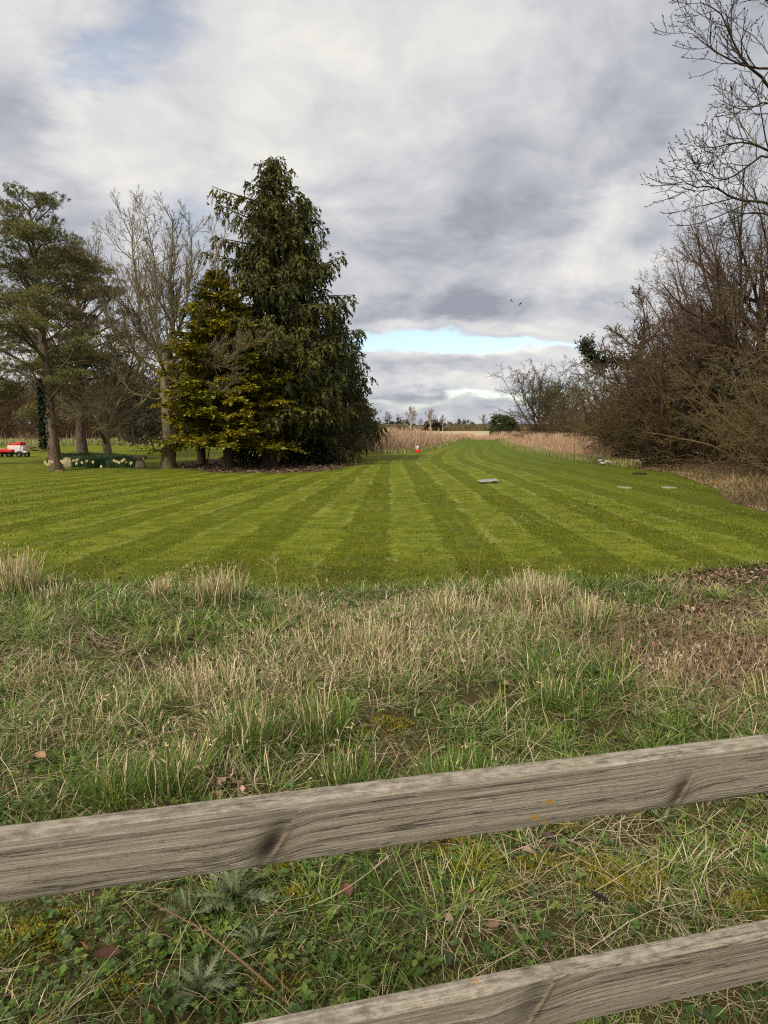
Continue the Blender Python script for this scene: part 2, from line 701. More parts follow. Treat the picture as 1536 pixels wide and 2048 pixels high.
def vary_twigs():
    """each bush or tree gets its own share of green algae on the bark"""
    t = M_TWIG.node_tree
    b = t.nodes['Principled BSDF']
    src = b.inputs['Base Color'].links[0].from_socket
    rnd = nd(t, 'ShaderNodeObjectInfo').outputs['Random']
    tc = nd(t, 'ShaderNodeTexCoord').outputs['Object']
    pat = smooth(t, noise(t, tc, 0.55, 4, 0.6), 0.42, 0.64)
    f = mth(t, 'MULTIPLY', mth(t, 'ADD', mth(t, 'MULTIPLY', rnd, 0.45), 0.1), pat)
    c = mixc(t, f, src, S(116, 112, 62))
    v = mth(t, 'ADD', 0.8, mth(t, 'MULTIPLY', rnd, 0.45))
    c = mixc(t, 1.0, c, comb(t, v, v, v), 'MULTIPLY')
    t.links.new(c, b.inputs['Base Color'])


vary_twigs()
M_DEAD = mat_col('dead_leaf', 0.8, 30, 0.25, 0.1, 0, 0.2)
M_STONE = mat_col('weathered_stone', 0.9, 9, 0.35, 0, 0.6, 0.2)
M_PAINT = mat_col('painted_metal', 0.35, 3, 0.12, 0, 0, 0.5)
M_RUBBER = mat_col('rubber', 0.8, 8, 0.2, 0, 0, 0.3)
M_BARK_GREY = mat_bark('grey_brown_bark', S(92, 80, 62), S(164, 146, 116), S(116, 120, 74))
M_BARK_DARK = mat_bark('dark_red_brown_bark', S(50, 41, 34), S(98, 80, 64), S(74, 74, 46))
M_BARK_PINE = mat_bark('pine_bark', S(74, 60, 50), S(140, 118, 100), S(96, 92, 66))


# ------------------------------------------------------------------ ground
R = np.random.default_rng(11)

LAWN = ([(-70, 7.9), (-9, 7.7)] + [tuple(G(x, y)[:2]) for x, y in ((0, 1166), (200, 1176), (420, 1180), (620, 1186), (800, 1184),
        (960, 1180), (1100, 1172), (1250, 1166), (1380, 1148), (1536, 1128))]
        + [(6.2, 9.3), (7.6, 10.8), (7.9, 12.3)] + [tuple(G(x, y)[:2]) for x, y in
        ((1520, 1024), (1450, 1003), (1436, 980), (1345, 948), (1270, 936), (1200, 926), (1100, 911), (1022, 893), (996, 880.5))]
        + [tuple(G(x, y)[:2]) for x, y in ((940, 879.5), (905, 885), (870, 897), (830, 905), (770, 909), (690, 912))]
        + [(-4.5, 44), (-8, 55), (-13, 63), (-22, 66), (-70, 62)])
LAWN_D = densify(LAWN, 0.35, 0.05, 3)
PILE_BED = [tuple(G(x, y)[:2]) for x, y in ((330, 934), (420, 946), (560, 949), (660, 944), (720, 930), (690, 918), (600, 913), (480, 915), (400, 921))]


def xc(Y):
    return 0.47 + 0.0402 * np.maximum(0, Y - 33) ** 1.4


def stripe(x, Y):
    x = np.asarray(x, float)
    Y = np.asarray(Y, float)
    d = x - xc(Y)
    fl = np.maximum(0.42, 1.86 - 0.034 * Y)
    fr = np.where(Y < 28, 1.45, np.maximum(0.75, 1.45 - 0.014 * (Y - 28)))
    return d / np.where(d < 0, fl, fr)


def hrough(x, y):
    """height of the rough ground; it sinks just under the lawn sheet"""
    x = np.asarray(x, float)
    y = np.asarray(y, float)
    h = (vnoise(x, y, 0.9, 5, 3) - 0.45) * 0.16 + (vnoise(x, y, 4.0, 6, 2) - 0.5) * 0.05
    edge = np.clip((7.4 - y) / 0.9, 0, 1)
    return np.where(y < 9, h * edge - 0.006 * (1 - edge), -0.006)


def ground_material():
    m, t, b = mat_base('rough_ground')
    tc = nd(t, 'ShaderNodeTexCoord').outputs['Object']
    a = noise(t, tc, 0.9, 6, 0.6)
    f = noise(t, tc, 14, 6, 0.7)
    at = nd(t, 'ShaderNodeAttribute', attribute_name='Col').outputs['Color']
    v = mth(t, 'ADD', mth(t, 'MULTIPLY', f, 1.3), 0.35)
    c = mixc(t, 1.0, at, comb(t, v, v, v), 'MULTIPLY')
    c = mixc(t, mth(t, 'MULTIPLY', smooth(t, a, 0.5, 0.66), 0.5), c, S(82, 84, 40))
    t.links.new(c, b.inputs['Base Color'])
    b.inputs['Roughness'].default_value = 0.95
    b.inputs['Specular IOR Level'].default_value = 0.1
    bn = nd(t, 'ShaderNodeBump')
    bn.inputs['Strength'].default_value = 0.8
    bn.inputs['Distance'].default_value = 0.03
    t.links.new(f, bn.inputs['Height'])
    t.links.new(bn.outputs[0], b.inputs['Normal'])
    return m


def gauss(x, y, cx, cy, rx, ry):
    return np.exp(-((x - cx) / rx) ** 2 - ((y - cy) / ry) ** 2)


def litter(x, y):
    """where dead leaves lie in the rough grass"""
    g = (.8 * gauss(x, y, 2.1, 4.9, 0.65, 0.5) + gauss(x, y, 3.2, 6.3, 0.9, 0.45) + 0.8 * gauss(x, y, 4.4, 7.6, 1.4, 0.5) + 0.6 * gauss(x, y, 3.1, 5.0, 0.6, 0.5)
         + 0.8 * gauss(x, y, -2.15, 5.2, 0.25, 0.16) + 0.6 * gauss(x, y, -0.75, 3.05, 0.18, 0.12))
    return np.clip(g * (0.55 + 0.9 * vnoise(x, y, 1.6, 21, 3)), 0, 1)


def dryness(x, y):
    g = (gauss(x, y, -1.2, 4.6, 0.7, 0.6) + gauss(x, y, 0.57, 6.0, 1.0, 0.5) + gauss(x, y, -0.1, 5.2, 0.7, 0.5) + gauss(x, y, 1.4, 6.6, 0.8, 0.5)
         + 0.9 * gauss(x, y, 0.5, 4.7, 0.6, 0.5) + 0.7 * gauss(x, y, 2.1, 4.5, 0.8, 0.6) + 0.6 * gauss(x, y, 0.9, 2.2, 0.8, 0.35) + 0.4 * gauss(x, y, -1.9, 3.7, 0.6, 0.5))
    return np.clip(g * 0.8 + 1.25 * (vnoise(x, y, 1.3, 31, 3) - 0.42), 0, 1)


def build_ground():
    xs = np.concatenate([-np.geomspace(7, 6000, 34)[::-1], np.arange(-6.9, 7.0, 0.12), np.geomspace(7, 6000, 34)])
    ys = np.concatenate([-np.geomspace(1, 3000, 16)[::-1], np.arange(-0.9, 9.0, 0.12), np.geomspace(9.05, 9000, 60)])
    X, Y = np.meshgrid(xs, ys)
    V = np.column_stack([X.ravel(), Y.ravel(), hrough(X.ravel(), Y.ravel())])
    nx, ny = len(xs), len(ys)
    i = np.arange(ny - 1)[:, None] * nx + np.arange(nx - 1)[None, :]
    F = np.stack([i, i + 1, i + nx + 1, i + nx], -1).reshape(-1, 4)
    x, y = V[:, 0], V[:, 1]
    c = np.tile(np.array(S(78, 68, 42)), (len(V), 1))
    l = litter(x, y)[:, None]
    c = c * (1 - l) + np.array(S(96, 76, 58)) * l
    far = (y > 40)[:, None]
    c = np.where(far, np.array(S(150, 124, 92)), c)
    rough = ((y > 58) & (x < -8) & (y < 74))[:, None]
    c = np.where(rough, np.array(S(112, 112, 66)), c)
    rt = ((x > 6) & (y < 40) & (y > 9))[:, None]
    c = np.where(rt, np.array(S(98, 80, 58)), c)
    o = obj('ground', mesh('ground', V, F, ground_material(), c, True))
    tag(o, kind='structure')


build_ground()


def bedmask(x, y):
    """1 inside the bare, needle-strewn ground under the conifers, fading over a metre"""
    p = np.array(PILE_BED)
    d = np.full(len(x), 1e9)
    for i in range(len(p)):
        a, b = p[i], p[(i + 1) % len(p)]
        ab = b - a
        t = np.clip(((x - a[0]) * ab[0] + (y - a[1]) * ab[1]) / (ab @ ab), 0, 1)
        d = np.minimum(d, np.hypot(x - a[0] - t * ab[0], y - a[1] - t * ab[1]))
    d = np.where(inside(PILE_BED, x, y), d, -d)
    return np.clip(.5 + d / 2.4, 0, 1)


def lawn_material():
    m, t, b = mat_base('mown_lawn')
    tc = nd(t, 'ShaderNodeTexCoord').outputs['Object']
    s = nd(t, 'ShaderNodeAttribute', attribute_name='stripe').outputs['Fac']
    sep = nd(t, 'ShaderNodeSeparateXYZ')
    t.links.new(tc, sep.inputs[0])
    wob = mth(t, 'SUBTRACT', noise(t, tc, 0.8, 5, 0.6), 0.5)
    wob2 = mth(t, 'SUBTRACT', noise(t, tc, 6.0, 4, 0.6), 0.5)
    s = mth(t, 'ADD', s, mth(t, 'ADD', mth(t, 'MULTIPLY', wob, 0.34), mth(t, 'MULTIPLY', wob2, 0.26)))
    fr = mth(t, 'ABSOLUTE', mth(t, 'SUBTRACT', mth(t, 'FRACT', mth(t, 'ADD', s, 0.5)), 0.5))   # 0 at the middle of a pale stripe
    pale = mth(t, 'SUBTRACT', 1.0, smooth(t, fr, 0.19, 0.29))
    edge = mth(t, 'EXPONENT', mth(t, 'MULTIPLY', mth(t, 'POWER', mth(t, 'DIVIDE', mth(t, 'SUBTRACT', fr, 0.21), 0.045), 2.0), -1.0))
    big = noise(t, tc, 0.35, 5, 0.6)
    blot = noise(t, tc, 2.2, 6, 0.65)
    mp = nd(t, 'ShaderNodeMapping')
    mp.inputs['Scale'].default_value = (2.2, 0.55, 1)
    t.links.new(tc, mp.inputs[0])
    drag = noise(t, mp.outputs[0], 9, 6, 0.7)
    fine = noise(t, tc, 46, 4, 0.75)
    dark = mixc(t, smooth(t, blot, 0.35, 0.65), S(86, 96, 2), S(108, 113, 5))
    lite = mixc(t, smooth(t, blot, 0.35, 0.65), S(114, 125, 24), S(142, 148, 48))
    amt = mth(t, 'MULTIPLY', pale, mth(t, 'ADD', 0.15, mth(t, 'MULTIPLY', smooth(t, mth(t, 'ADD', mth(t, 'MULTIPLY', big, 0.5), mth(t, 'MULTIPLY', blot, 0.5)), 0.36, 0.6), 0.5)))
    amt = mth(t, 'ADD', amt, mth(t, 'MULTIPLY', edge, mth(t, 'MULTIPLY', smooth(t, noise(t, tc, 0.5, 4, 0.6), 0.35, 0.65), 0.62)), clamp=True)
    c = mixc(t, amt, dark, lite)  # mow stripes: reflection off the bent blades painted as paler and darker colour
    lin = mth(t, 'EXPONENT', mth(t, 'MULTIPLY', mth(t, 'POWER', mth(t, 'DIVIDE', mth(t, 'SUBTRACT', fr, 0.235), 0.028), 2.0), -1.0))
    lin2 = mth(t, 'EXPONENT', mth(t, 'MULTIPLY', mth(t, 'POWER', mth(t, 'DIVIDE', mth(t, 'SUBTRACT', fr, 0.42), 0.03), 2.0), -1.0))
    lin = mth(t, 'ADD', lin, mth(t, 'MULTIPLY', lin2, 0.45))
    lin = mth(t, 'MULTIPLY', lin, smooth(t, noise(t, mp.outputs[0], 0.8, 5, 0.65), 0.46, 0.62))
    c = mixc(t, mth(t, 'MULTIPLY', lin, 0.6), c, S(164, 166, 100))
    # ripples left by the mower riding over bumps, and broad uneven growth
    mp2 = nd(t, 'ShaderNodeMapping')
    mp2.inputs['Scale'].default_value = (0.5, 2.6, 1)
    t.links.new(tc, mp2.inputs[0])
    rip = noise(t, mp2.outputs[0], 2.4, 6, 0.68)
    c = mixc(t, mth(t, 'MULTIPLY', smooth(t, rip, 0.54, 0.70), 0.5), c, S(128, 136, 56))
    c = mixc(t, mth(t, 'MULTIPLY', smooth(t, rip, 0.46, 0.32), 0.5), c, S(74, 80, 4))
    # pale thatch streaks and mossy yellow patches
    c = mixc(t, mth(t, 'MULTIPLY', smooth(t, drag, 0.60, 0.76), 0.28), c, S(158, 156, 76))
    c = mixc(t, mth(t, 'MULTIPLY', smooth(t, noise(t, tc, 0.9, 4, 0.6), 0.60, 0.72), 0.5), c, S(128, 122, 16))
    # worn, brownish turn strip along the near edge
    near = mth(t, 'SUBTRACT', 1.0, smooth(t, mth(t, 'ADD', sep.outputs[1], mth(t, 'MULTIPLY', wob, 2.0)), 7.6, 9.4))
    c = mixc(t, mth(t, 'MULTIPLY', near, mth(t, 'ADD', 0.3, mth(t, 'MULTIPLY', smooth(t, drag, 0.36, 0.62), 0.45))), c, S(80, 82, 18))
    right = smooth(t, mth(t, 'ADD', sep.outputs[0], mth(t, 'MULTIPLY', wob, 2.5)), 4.0, 7.5)
    c = mixc(t, mth(t, 'MULTIPLY', right, 0.6), c, S(84, 98, 20))  # shade of the right hedge, painted as darker turf colour
    bed = nd(t, 'ShaderNodeAttribute', attribute_name='bed').outputs['Fac']
    bn1 = noise(t, tc, 1.7, 6, 0.7)
    bm = smooth(t, mth(t, 'ADD', bed, mth(t, 'MULTIPLY', mth(t, 'SUBTRACT', bn1, 0.5), 1.5)), 0.42, 0.72)
    c = mixc(t, bm, c, ramp(t, noise(t, tc, 6, 6, 0.7), [(0.3, S(56, 46, 30)), (0.55, S(92, 74, 52)), (0.75, S(118, 98, 70))]))
    speck = noise(t, tc, 17, 5, 0.75)
    c = mixc(t, mth(t, 'MULTIPLY', smooth(t, speck, 0.70, 0.78), 0.25), c, S(62, 52, 26))
    v = mth(t, 'ADD', mth(t, 'MULTIPLY', fine, 1.5), 0.25)
    c = mixc(t, 1.0, c, comb(t, v, v, v), 'MULTIPLY')
    t.links.new(c, b.inputs['Base Color'])
    b.inputs['Roughness'].default_value = 0.85
    b.inputs['Specular IOR Level'].default_value = 0.12
    bn = nd(t, 'ShaderNodeBump')
    bn.inputs['Strength'].default_value = 0.7
    bn.inputs['Distance'].default_value = 0.03
    t.links.new(mth(t, 'ADD', fine, mth(t, 'MULTIPLY', drag, 0.7)), bn.inputs['Height'])
    t.links.new(bn.outputs[0], b.inputs['Normal'])
    return m


def build_lawn():
    V, F = sheet(LAWN_D, [(-12, 16, 7, 20, 0.3), (-22, 16, 20, 44, 0.4), (-30, 20, 44, 100, 0.8), (-30, -12, 7, 30, 0.8), (-70, -30, 7, 70, 2.0)], 4)
    V[:, 2] = 0.012 + 0.05 * (vnoise(V[:, 0], V[:, 1], 0.25, 9, 2) - 0.5) * np.clip((V[:, 1] - 9) / 6, 0, 1)
    V[:, 2] = np.maximum(V[:, 2], 0.004)
    o = obj('lawn', mesh('lawn', V, F, lawn_material(), None, True, {'stripe': stripe(V[:, 0], V[:, 1]), 'bed': bedmask(V[:, 0], V[:, 1])}))
    tag(o, kind='structure')


build_lawn()


def far_field():
    poly = [(-400, 104), (-30, 104), (14, 101), (60, 101), (400, 101), (600, 345), (-600, 345)]
    V, F = sheet(densify(poly, 14, 0.4, 2), [(-400, 400, 110, 340, 25)], 6)
    V[:, 2] = 0.02
    m, t, b = mat_base('pale_stubble_field')
    tc = nd(t, 'ShaderNodeTexCoord').outputs['Object']
    mp = nd(t, 'ShaderNodeMapping')
    mp.inputs['Scale'].default_value = (1, 0.25, 1)
    t.links.new(tc, mp.inputs[0])
    n1 = noise(t, mp.outputs[0], 0.25, 6, 0.65)
    t.links.new(ramp(t, n1, [(0.3, S(168, 146, 104)), (0.7, S(206, 184, 138))]), b.inputs['Base Color'])
    b.inputs['Roughness'].default_value = 0.95
    tag(obj('field', mesh('field', V, F, m, None, True)), kind='structure')


far_field()


# ------------------------------------------------------------------ post-and-rail fence
FB = 0.2533                       # the fence recedes to the right
H1 = 0.52
FA = 1.929 * H1                   # back face of the rails: Y = FA + FB * X
FANG = math.atan(FB)


def wood_material(name, knots, lichens, seed):
    m, t, b = mat_base(name)
    tc = nd(t, 'ShaderNodeTexCoord').outputs['Object']
    sep = nd(t, 'ShaderNodeSeparateXYZ')
    t.links.new(tc, sep.inputs[0])
    x, y, z = sep.outputs
    x = mth(t, 'ADD', x, seed)
    # grain swings round each knot
    zz = z
    dk = 0.0
    ridge = 0.0
    halo = 0.0
    for (kx, kz, rx, rz, am) in knots:
        dx = mth(t, 'SUBTRACT', x, kx + seed)
        dz = mth(t, 'SUBTRACT', z, kz)
        u = mth(t, 'ADD', mth(t, 'MULTIPLY', dx, 0.55), mth(t, 'MULTIPLY', dz, 0.83))      # along the diagonal branch
        v = mth(t, 'SUBTRACT', mth(t, 'MULTIPLY', dx, 0.83), mth(t, 'MULTIPLY', dz, 0.55))
        g = mth(t, 'EXPONENT', mth(t, 'MULTIPLY', mth(t, 'ADD', mth(t, 'POWER', mth(t, 'DIVIDE', u, rx * 1.5), 2.0),
                                                     mth(t, 'POWER', mth(t, 'DIVIDE', v, rx), 2.0)), -1.0))
        zz = mth(t, 'ADD', zz, mth(t, 'MULTIPLY', mth(t, 'MULTIPLY', g, mth(t, 'SIGN', v)), 0.012))
        left = mth(t, 'EXPONENT', mth(t, 'MULTIPLY', mth(t, 'ADD', mth(t, 'POWER', mth(t, 'DIVIDE', mth(t, 'ADD', v, rz * 0.5), rz * 0.8), 2.0),
                                                        mth(t, 'POWER', mth(t, 'DIVIDE', mth(t, 'ADD', u, 0.004), rx * 1.3), 2.0)), -1.0))
        dk = mth(t, 'ADD', dk, mth(t, 'MULTIPLY', left, am))
        rg = mth(t, 'EXPONENT', mth(t, 'MULTIPLY', mth(t, 'ADD', mth(t, 'POWER', mth(t, 'DIVIDE', mth(t, 'SUBTRACT', v, 0.004), 0.0045), 2.0),
                                                      mth(t, 'POWER', mth(t, 'DIVIDE', u, rx * 1.1), 2.0)), -1.0))
        ridge = mth(t, 'ADD', ridge, rg)
        halo = mth(t, 'ADD', halo, mth(t, 'MULTIPLY', g, am))
    low = noise(t, comb(t, mth(t, 'MULTIPLY', x, 1.4), y, mth(t, 'MULTIPLY', z, 8.0)), 1.0, 3, 0.5)
    zz = mth(t, 'ADD', zz, mth(t, 'MULTIPLY', low, 0.010))
    gv = comb(t, mth(t, 'MULTIPLY', x, 1.6), mth(t, 'MULTIPLY', y, 150.0), mth(t, 'MULTIPLY', zz, 210.0))
    g1 = noise(t, gv, 1.0, 6, 0.66, 0.5)
    gv2 = comb(t, mth(t, 'MULTIPLY', x, 16.0), mth(t, 'MULTIPLY', y, 500.0), mth(t, 'MULTIPLY', zz, 620.0))
    g2 = noise(t, gv2, 1.0, 4, 0.7)
    blot = noise(t, comb(t, mth(t, 'MULTIPLY', x, 3.0), mth(t, 'MULTIPLY', y, 6.0), mth(t, 'MULTIPLY', z, 12.0)), 1.6, 6, 0.65)
    spk = noise(t, comb(t, mth(t, 'MULTIPLY', x, 40.0), mth(t, 'MULTIPLY', y, 80.0), mth(t, 'MULTIPLY', z, 110.0)), 1.0, 5, 0.7)
    c = ramp(t, g1, [(0.28, S(122, 114, 100)), (0.42, S(154, 145, 128)), (0.54, S(182, 172, 152)), (0.68, S(214, 206, 188))])
    c = mixc(t, mth(t, 'MULTIPLY', smooth(t, g2, 0.38, 0.62), 0.45), mixc(t, 1.0, c, (0.72, 0.70, 0.68), 'MULTIPLY'), c)
    c = mixc(t, mth(t, 'MULTIPLY', smooth(t, blot, 0.50, 0.66), 0.38), c, S(112, 104, 90))
    c = mixc(t, mth(t, 'MULTIPLY', smooth(t, spk, 0.60, 0.70), 0.5), c, S(196, 188, 168))
    c = mixc(t, mth(t, 'MULTIPLY', smooth(t, spk, 0.42, 0.34), 0.4), c, S(74, 66, 54))
    grn = noise(t, tc, 7.0, 4, 0.6)
    c = mixc(t, mth(t, 'MULTIPLY', smooth(t, grn, 0.52, 0.7), 0.25), c, S(128, 124, 84))
    c = mixc(t, mth(t, 'MULTIPLY', mth(t, 'MINIMUM', halo, 1.0), 0.35), c, S(110, 94, 72))
    c = mixc(t, mth(t, 'MINIMUM', mth(t, 'MULTIPLY', dk, mth(t, 'ADD', 0.5, g1)), 0.93), c, S(40, 33, 25))  # dark knot, with the wedge of shadow beside its ridge painted in
    c = mixc(t, mth(t, 'MINIMUM', mth(t, 'MULTIPLY', ridge, 0.7), 0.8), c, S(150, 136, 110))
    # drying cracks along the grain
    crk = noise(t, comb(t, mth(t, 'MULTIPLY', x, 2.6), mth(t, 'MULTIPLY', y, 40.0), mth(t, 'MULTIPLY', zz, 120.0)), 1.0, 3, 0.5, 0.4)
    crack = mth(t, 'SUBTRACT', 1.0, smooth(t, mth(t, 'ABSOLUTE', mth(t, 'SUBTRACT', crk, 0.60)), 0.0, 0.022))
    c = mixc(t, mth(t, 'MULTIPLY', crack, 0.5), c, S(52, 44, 34))
    # upward faces mix in a speckled tan-to-pale tone
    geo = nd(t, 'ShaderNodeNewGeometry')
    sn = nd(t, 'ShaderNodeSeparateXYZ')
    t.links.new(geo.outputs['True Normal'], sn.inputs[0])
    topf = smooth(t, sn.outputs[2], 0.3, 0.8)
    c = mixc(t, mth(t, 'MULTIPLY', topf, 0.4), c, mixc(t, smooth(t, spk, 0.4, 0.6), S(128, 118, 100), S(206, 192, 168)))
    for (lx, lz, lr) in lichens:
        dx = mth(t, 'SUBTRACT', x, lx + seed)
        dz = mth(t, 'SUBTRACT', z, lz)
        d = mth(t, 'SQRT', mth(t, 'ADD', mth(t, 'MULTIPLY', mth(t, 'MULTIPLY', dx, dx), 0.5), mth(t, 'MULTIPLY', dz, dz)))
        d = mth(t, 'ADD', d, mth(t, 'MULTIPLY', mth(t, 'SUBTRACT', spk, 0.5), lr * 3.2))
        c = mixc(t, mth(t, 'MULTIPLY', mth(t, 'SUBTRACT', 1.0, smooth(t, d, lr * 0.5, lr)), 0.85), c, S(188, 138, 40))
    t.links.new(c, b.inputs['Base Color'])
    b.inputs['Roughness'].default_value = 0.88
    b.inputs['Specular IOR Level'].default_value = 0.18
    bn = nd(t, 'ShaderNodeBump')
    bn.inputs['Strength'].default_value = 0.9
    bn.inputs['Distance'].default_value = 0.004
    hgt = mth(t, 'SUBTRACT', mth(t, 'ADD', mth(t, 'ADD', g1, mth(t, 'MULTIPLY', g2, 0.6)), mth(t, 'SUBTRACT', mth(t, 'MULTIPLY', ridge, 1.2), mth(t, 'MULTIPLY', dk, 1.0))), mth(t, 'MULTIPLY', crack, 0.8))
    t.links.new(hgt, bn.inputs['Height'])
    t.links.new(bn.outputs[0], b.inputs['Normal'])
    return m


def rail_mesh(name, Lx, hh, tt, mat, seed, bumps=()):
    """a sawn rail with rounded, slightly worn edges: origin at the middle of its top back edge"""
    r = np.random.default_rng(seed)
    sec = []
    bev = 0.0045
    for cx, cz, a0 in ((-bev, -bev, 0), (-tt + bev, -bev, 90), (-tt + bev, -hh + bev, 180), (-bev, -hh + bev, 270)):
        for a in (0, 30, 60, 90):
            an = math.radians(a0 + a)
            sec.append((cx + bev * math.cos(an), cz + bev * math.sin(an)))
    # extra points along the faces so that the surface can undulate
    full = []
    for i in range(len(sec)):
        a, b2 = np.array(sec[i]), np.array(sec[(i + 1) % len(sec)])
        full.append(a)
        m = int(np.linalg.norm(b2 - a) / 0.012)
        for j in range(1, m):
            full.append(a + (b2 - a) * j / m)
    full = np.array(full)
    ns = int(Lx / 0.016)
    xs = np.linspace(-Lx / 2, Lx / 2, ns)
    k = len(full)
    X = np.repeat(xs[:, None], k, 1)
    Yv = np.repeat(full[None, :, 0], ns, 0)
    Z = np.repeat(full[None, :, 1], ns, 0)
    ph = np.arange(k) * 0.9
    wob = vnoise(X * 5 + 40, ph[None, :] + 0 * X, 1.0, seed + 1, 3) - 0.5
    Z = Z + wob * 0.0026 + 0.0035 * np.sin(X * 1.7 + seed)
    Yv = Yv + (vnoise(X * 6 + 9, ph[None, :] + 30 + 0 * X, 1.0, seed + 2, 3) - 0.5) * 0.0022
    topm = np.clip((full[:, 1] + 0.02) / 0.02, 0, 1)[None, :]
    frontm = (full[:, 0] < -tt + 0.008)[None, :]
    Z = Z - (vnoise(X * 9, 0 * X, 1.0, seed + 3, 3) - 0.4) * 0.008 * topm * frontm
    for (bx, bz, br) in bumps:
        g = np.exp(-(((X - bx) / br) ** 2 + ((Z - bz) / br) ** 2))
        Yv = Yv - g * 0.0035 * frontm
    V = np.stack([X, Yv, Z], -1).reshape(-1, 3)
    i = np.arange(ns - 1)[:, None] * k
    j = np.arange(k)[None, :]
    j2 = (np.arange(k) + 1) % k
    F = np.stack([i + j, i + k + j, i + k + j2[None, :], i + j2[None, :]], -1).reshape(-1, 4)
    caps = [np.array([list(range(k))]), np.array([list(range((ns - 1) * k, ns * k))[::-1]])]
    return mesh(name, V, [F] + caps, mat, None, True)


def rail_local(x, y, z_top, tt=0.038):
    """photo position -> (along, up) on the front face of a rail whose top is z_top"""
    u = (x - 768.0) / FPX
    v = (y - 1024.0) / FPX
    dy = math.cos(TH) - v * math.sin(TH)
    dz = -(math.sin(TH) + v * math.cos(TH))
    af = FA - tt / math.cos(FANG)
    s = af / (dy - FB * u)
    X, Yp, Zp = u * s, dy * s, EYE + dz * s
    al = (X - 0.0) * math.cos(FANG) + (Yp - FA) * math.sin(FANG)
    return al, Zp - z_top


def build_fence():
    f = empty('fence', (0, FA, 0), FANG)
    tag(f, 'weathered grey timber post and rail fence crossing the foreground', 'fence')
    z1, z2 = EYE - H1, EYE - 1.68 * H1
    k1 = [rail_local(405, 1712, z1) + (0.026, 0.020, 0.95), rail_local(1255, 1600, z1) + (0.022, 0.013, 0.8)]
    l1 = [rail_local(945, 1652, z1) + (0.006,), rail_local(978, 1620, z1) + (0.0045,), rail_local(965, 1664, z1) + (0.005,)]
    k2 = [rail_local(960, 2035, z2) + (0.05, 0.03, 0.5)]
    l2 = [rail_local(842, 2010, z2) + (0.004,), rail_local(914, 1992, z2) + (0.004,), rail_local(1350, 1905, z2) + (0.005,)]
    for i, (z, kn, li, sd) in enumerate(((z1, k1, l1, 3), (z2, k2, l2, 8), (z2 - 0.354, [], [], 13))):
        me = rail_mesh('rail', 3.0, 0.087, 0.038, wood_material('weathered_rail_wood', kn, li, sd * 3.1), sd,
                       [(k[0] + 0.01, k[1], 0.03) for k in kn])
        o = obj('rail', me, f, (0.1, 0, z))
        # knots were placed with the rail's middle at 0, so shift the mesh back
        me.transform(Matrix.Translation((-0.1, 0, 0)))
    pm = wood_material('weathered_post_wood', [], [], 30.0)
    for px_ in (-1.32, 1.42):
        V, F = box_arrays(px_, 0.04, 0.55, 0.10, 0.075, 1.30, 0.008)
        obj('post', mesh('post', V, F, pm), f)


build_fence()


# ------------------------------------------------------------------ bare trees
def limb_parts(root, pts, rad, sides, mat, name='limb'):
    for i in range(len(pts)):
        bg = Bag()
        tubes(bg, pts[i:i + 1], rad[i:i + 1], sides, (0.3, 0.3, 0.3))
        obj(name, bg.build(name, mat, True), root)


def twigs(bag, pts, rad, spec, r, col, rmin):
    """spec: list of (count, t0, t1, angle, spread, length ratio or metres, wander, trop, k, sides)"""
    for (cnt, t0, t1, ang, av, ln, wan, trop, k, sides) in spec:
        P, D, pr, t, idx = kids(pts, rad, cnt, t0, t1, math.radians(ang), math.radians(av), r)
        pl = np.linalg.norm(pts[:, -1] - pts[:, 0], axis=1)[idx]
        L = pl * ln * (1.12 - 0.62 * t) * r.uniform(0.65, 1.25, len(P))
        pts2 = grow(P, D, L, k, wan, trop, (0, 0, 1), r)
        rad2 = taper(np.maximum(pr * 0.62, rmin), k, 0.35)
        rad2 = np.maximum(rad2, rmin * 0.75)
        tubes(bag, pts2, rad2, sides, col, r, 0.18)
        pts, rad = pts2, rad2
    return pts, rad


def trunk_mesh(pts, rad, mat, sides=14, seed=0, flare=1.0):
    """one tapered trunk with root flare and lumps"""
    r = np.random.default_rng(seed)
    k = len(pts)
    bg = Bag()
    rr = np.array(rad, float)
    n2 = 5 * (k - 1) + 1
    tt = np.linspace(0, k - 1, n2)
    P = np.stack([np.interp(tt, np.arange(k), pts[:, i]) for i in range(3)], -1)
    Rr = np.interp(tt, np.arange(k), rr)
    z = P[:, 2] - P[0, 2]
    Rr = Rr * (1 + 0.32 * flare * np.exp(-z / 0.25))
    tubes(bg, P[None], Rr[None], sides, (0.3, 0.3, 0.3))
    V = np.concatenate(bg.V)
    th = np.tile(np.arange(sides) * 2 * PI / sides, n2)
    zz = np.repeat(z, sides)
    lump = 0.10 * np.sin(th * 3 + r.random() * 6 + zz * 0.4) * (0.5 + np.exp(-zz / 0.4)) + 0.05 * np.sin(th * 5 + zz * 1.7) + 0.04 * (vnoise(th, zz * 3, 2.0, seed + 40, 2) - 0.5)
    c = np.repeat(P, sides, 0)
    bg.V = [(c + (V - c) * (1 + lump[:, None])).astype(np.float32)]
    return bg.build('trunk', mat, True)


def poly(pts, k):
    """resample a hand-made polyline smoothly to k points"""
    p = np.array(pts, float)
    n = len(p)
    t = np.linspace(0, n - 1, k)
    out = np.zeros((k, 3))
    for i, tt in enumerate(t):
        j = min(int(tt), n - 2)
        f = tt - j
        p0, p1, p2, p3 = p[max(j - 1, 0)], p[j], p[j + 1], p[min(j + 2, n - 1)]
        out[i] = 0.5 * ((2 * p1) + (-p0 + p2) * f + (2 * p0 - 5 * p1 + 4 * p2 - p3) * f * f + (-p0 + 3 * p1 - 3 * p2 + p3) * f ** 3)
    return out


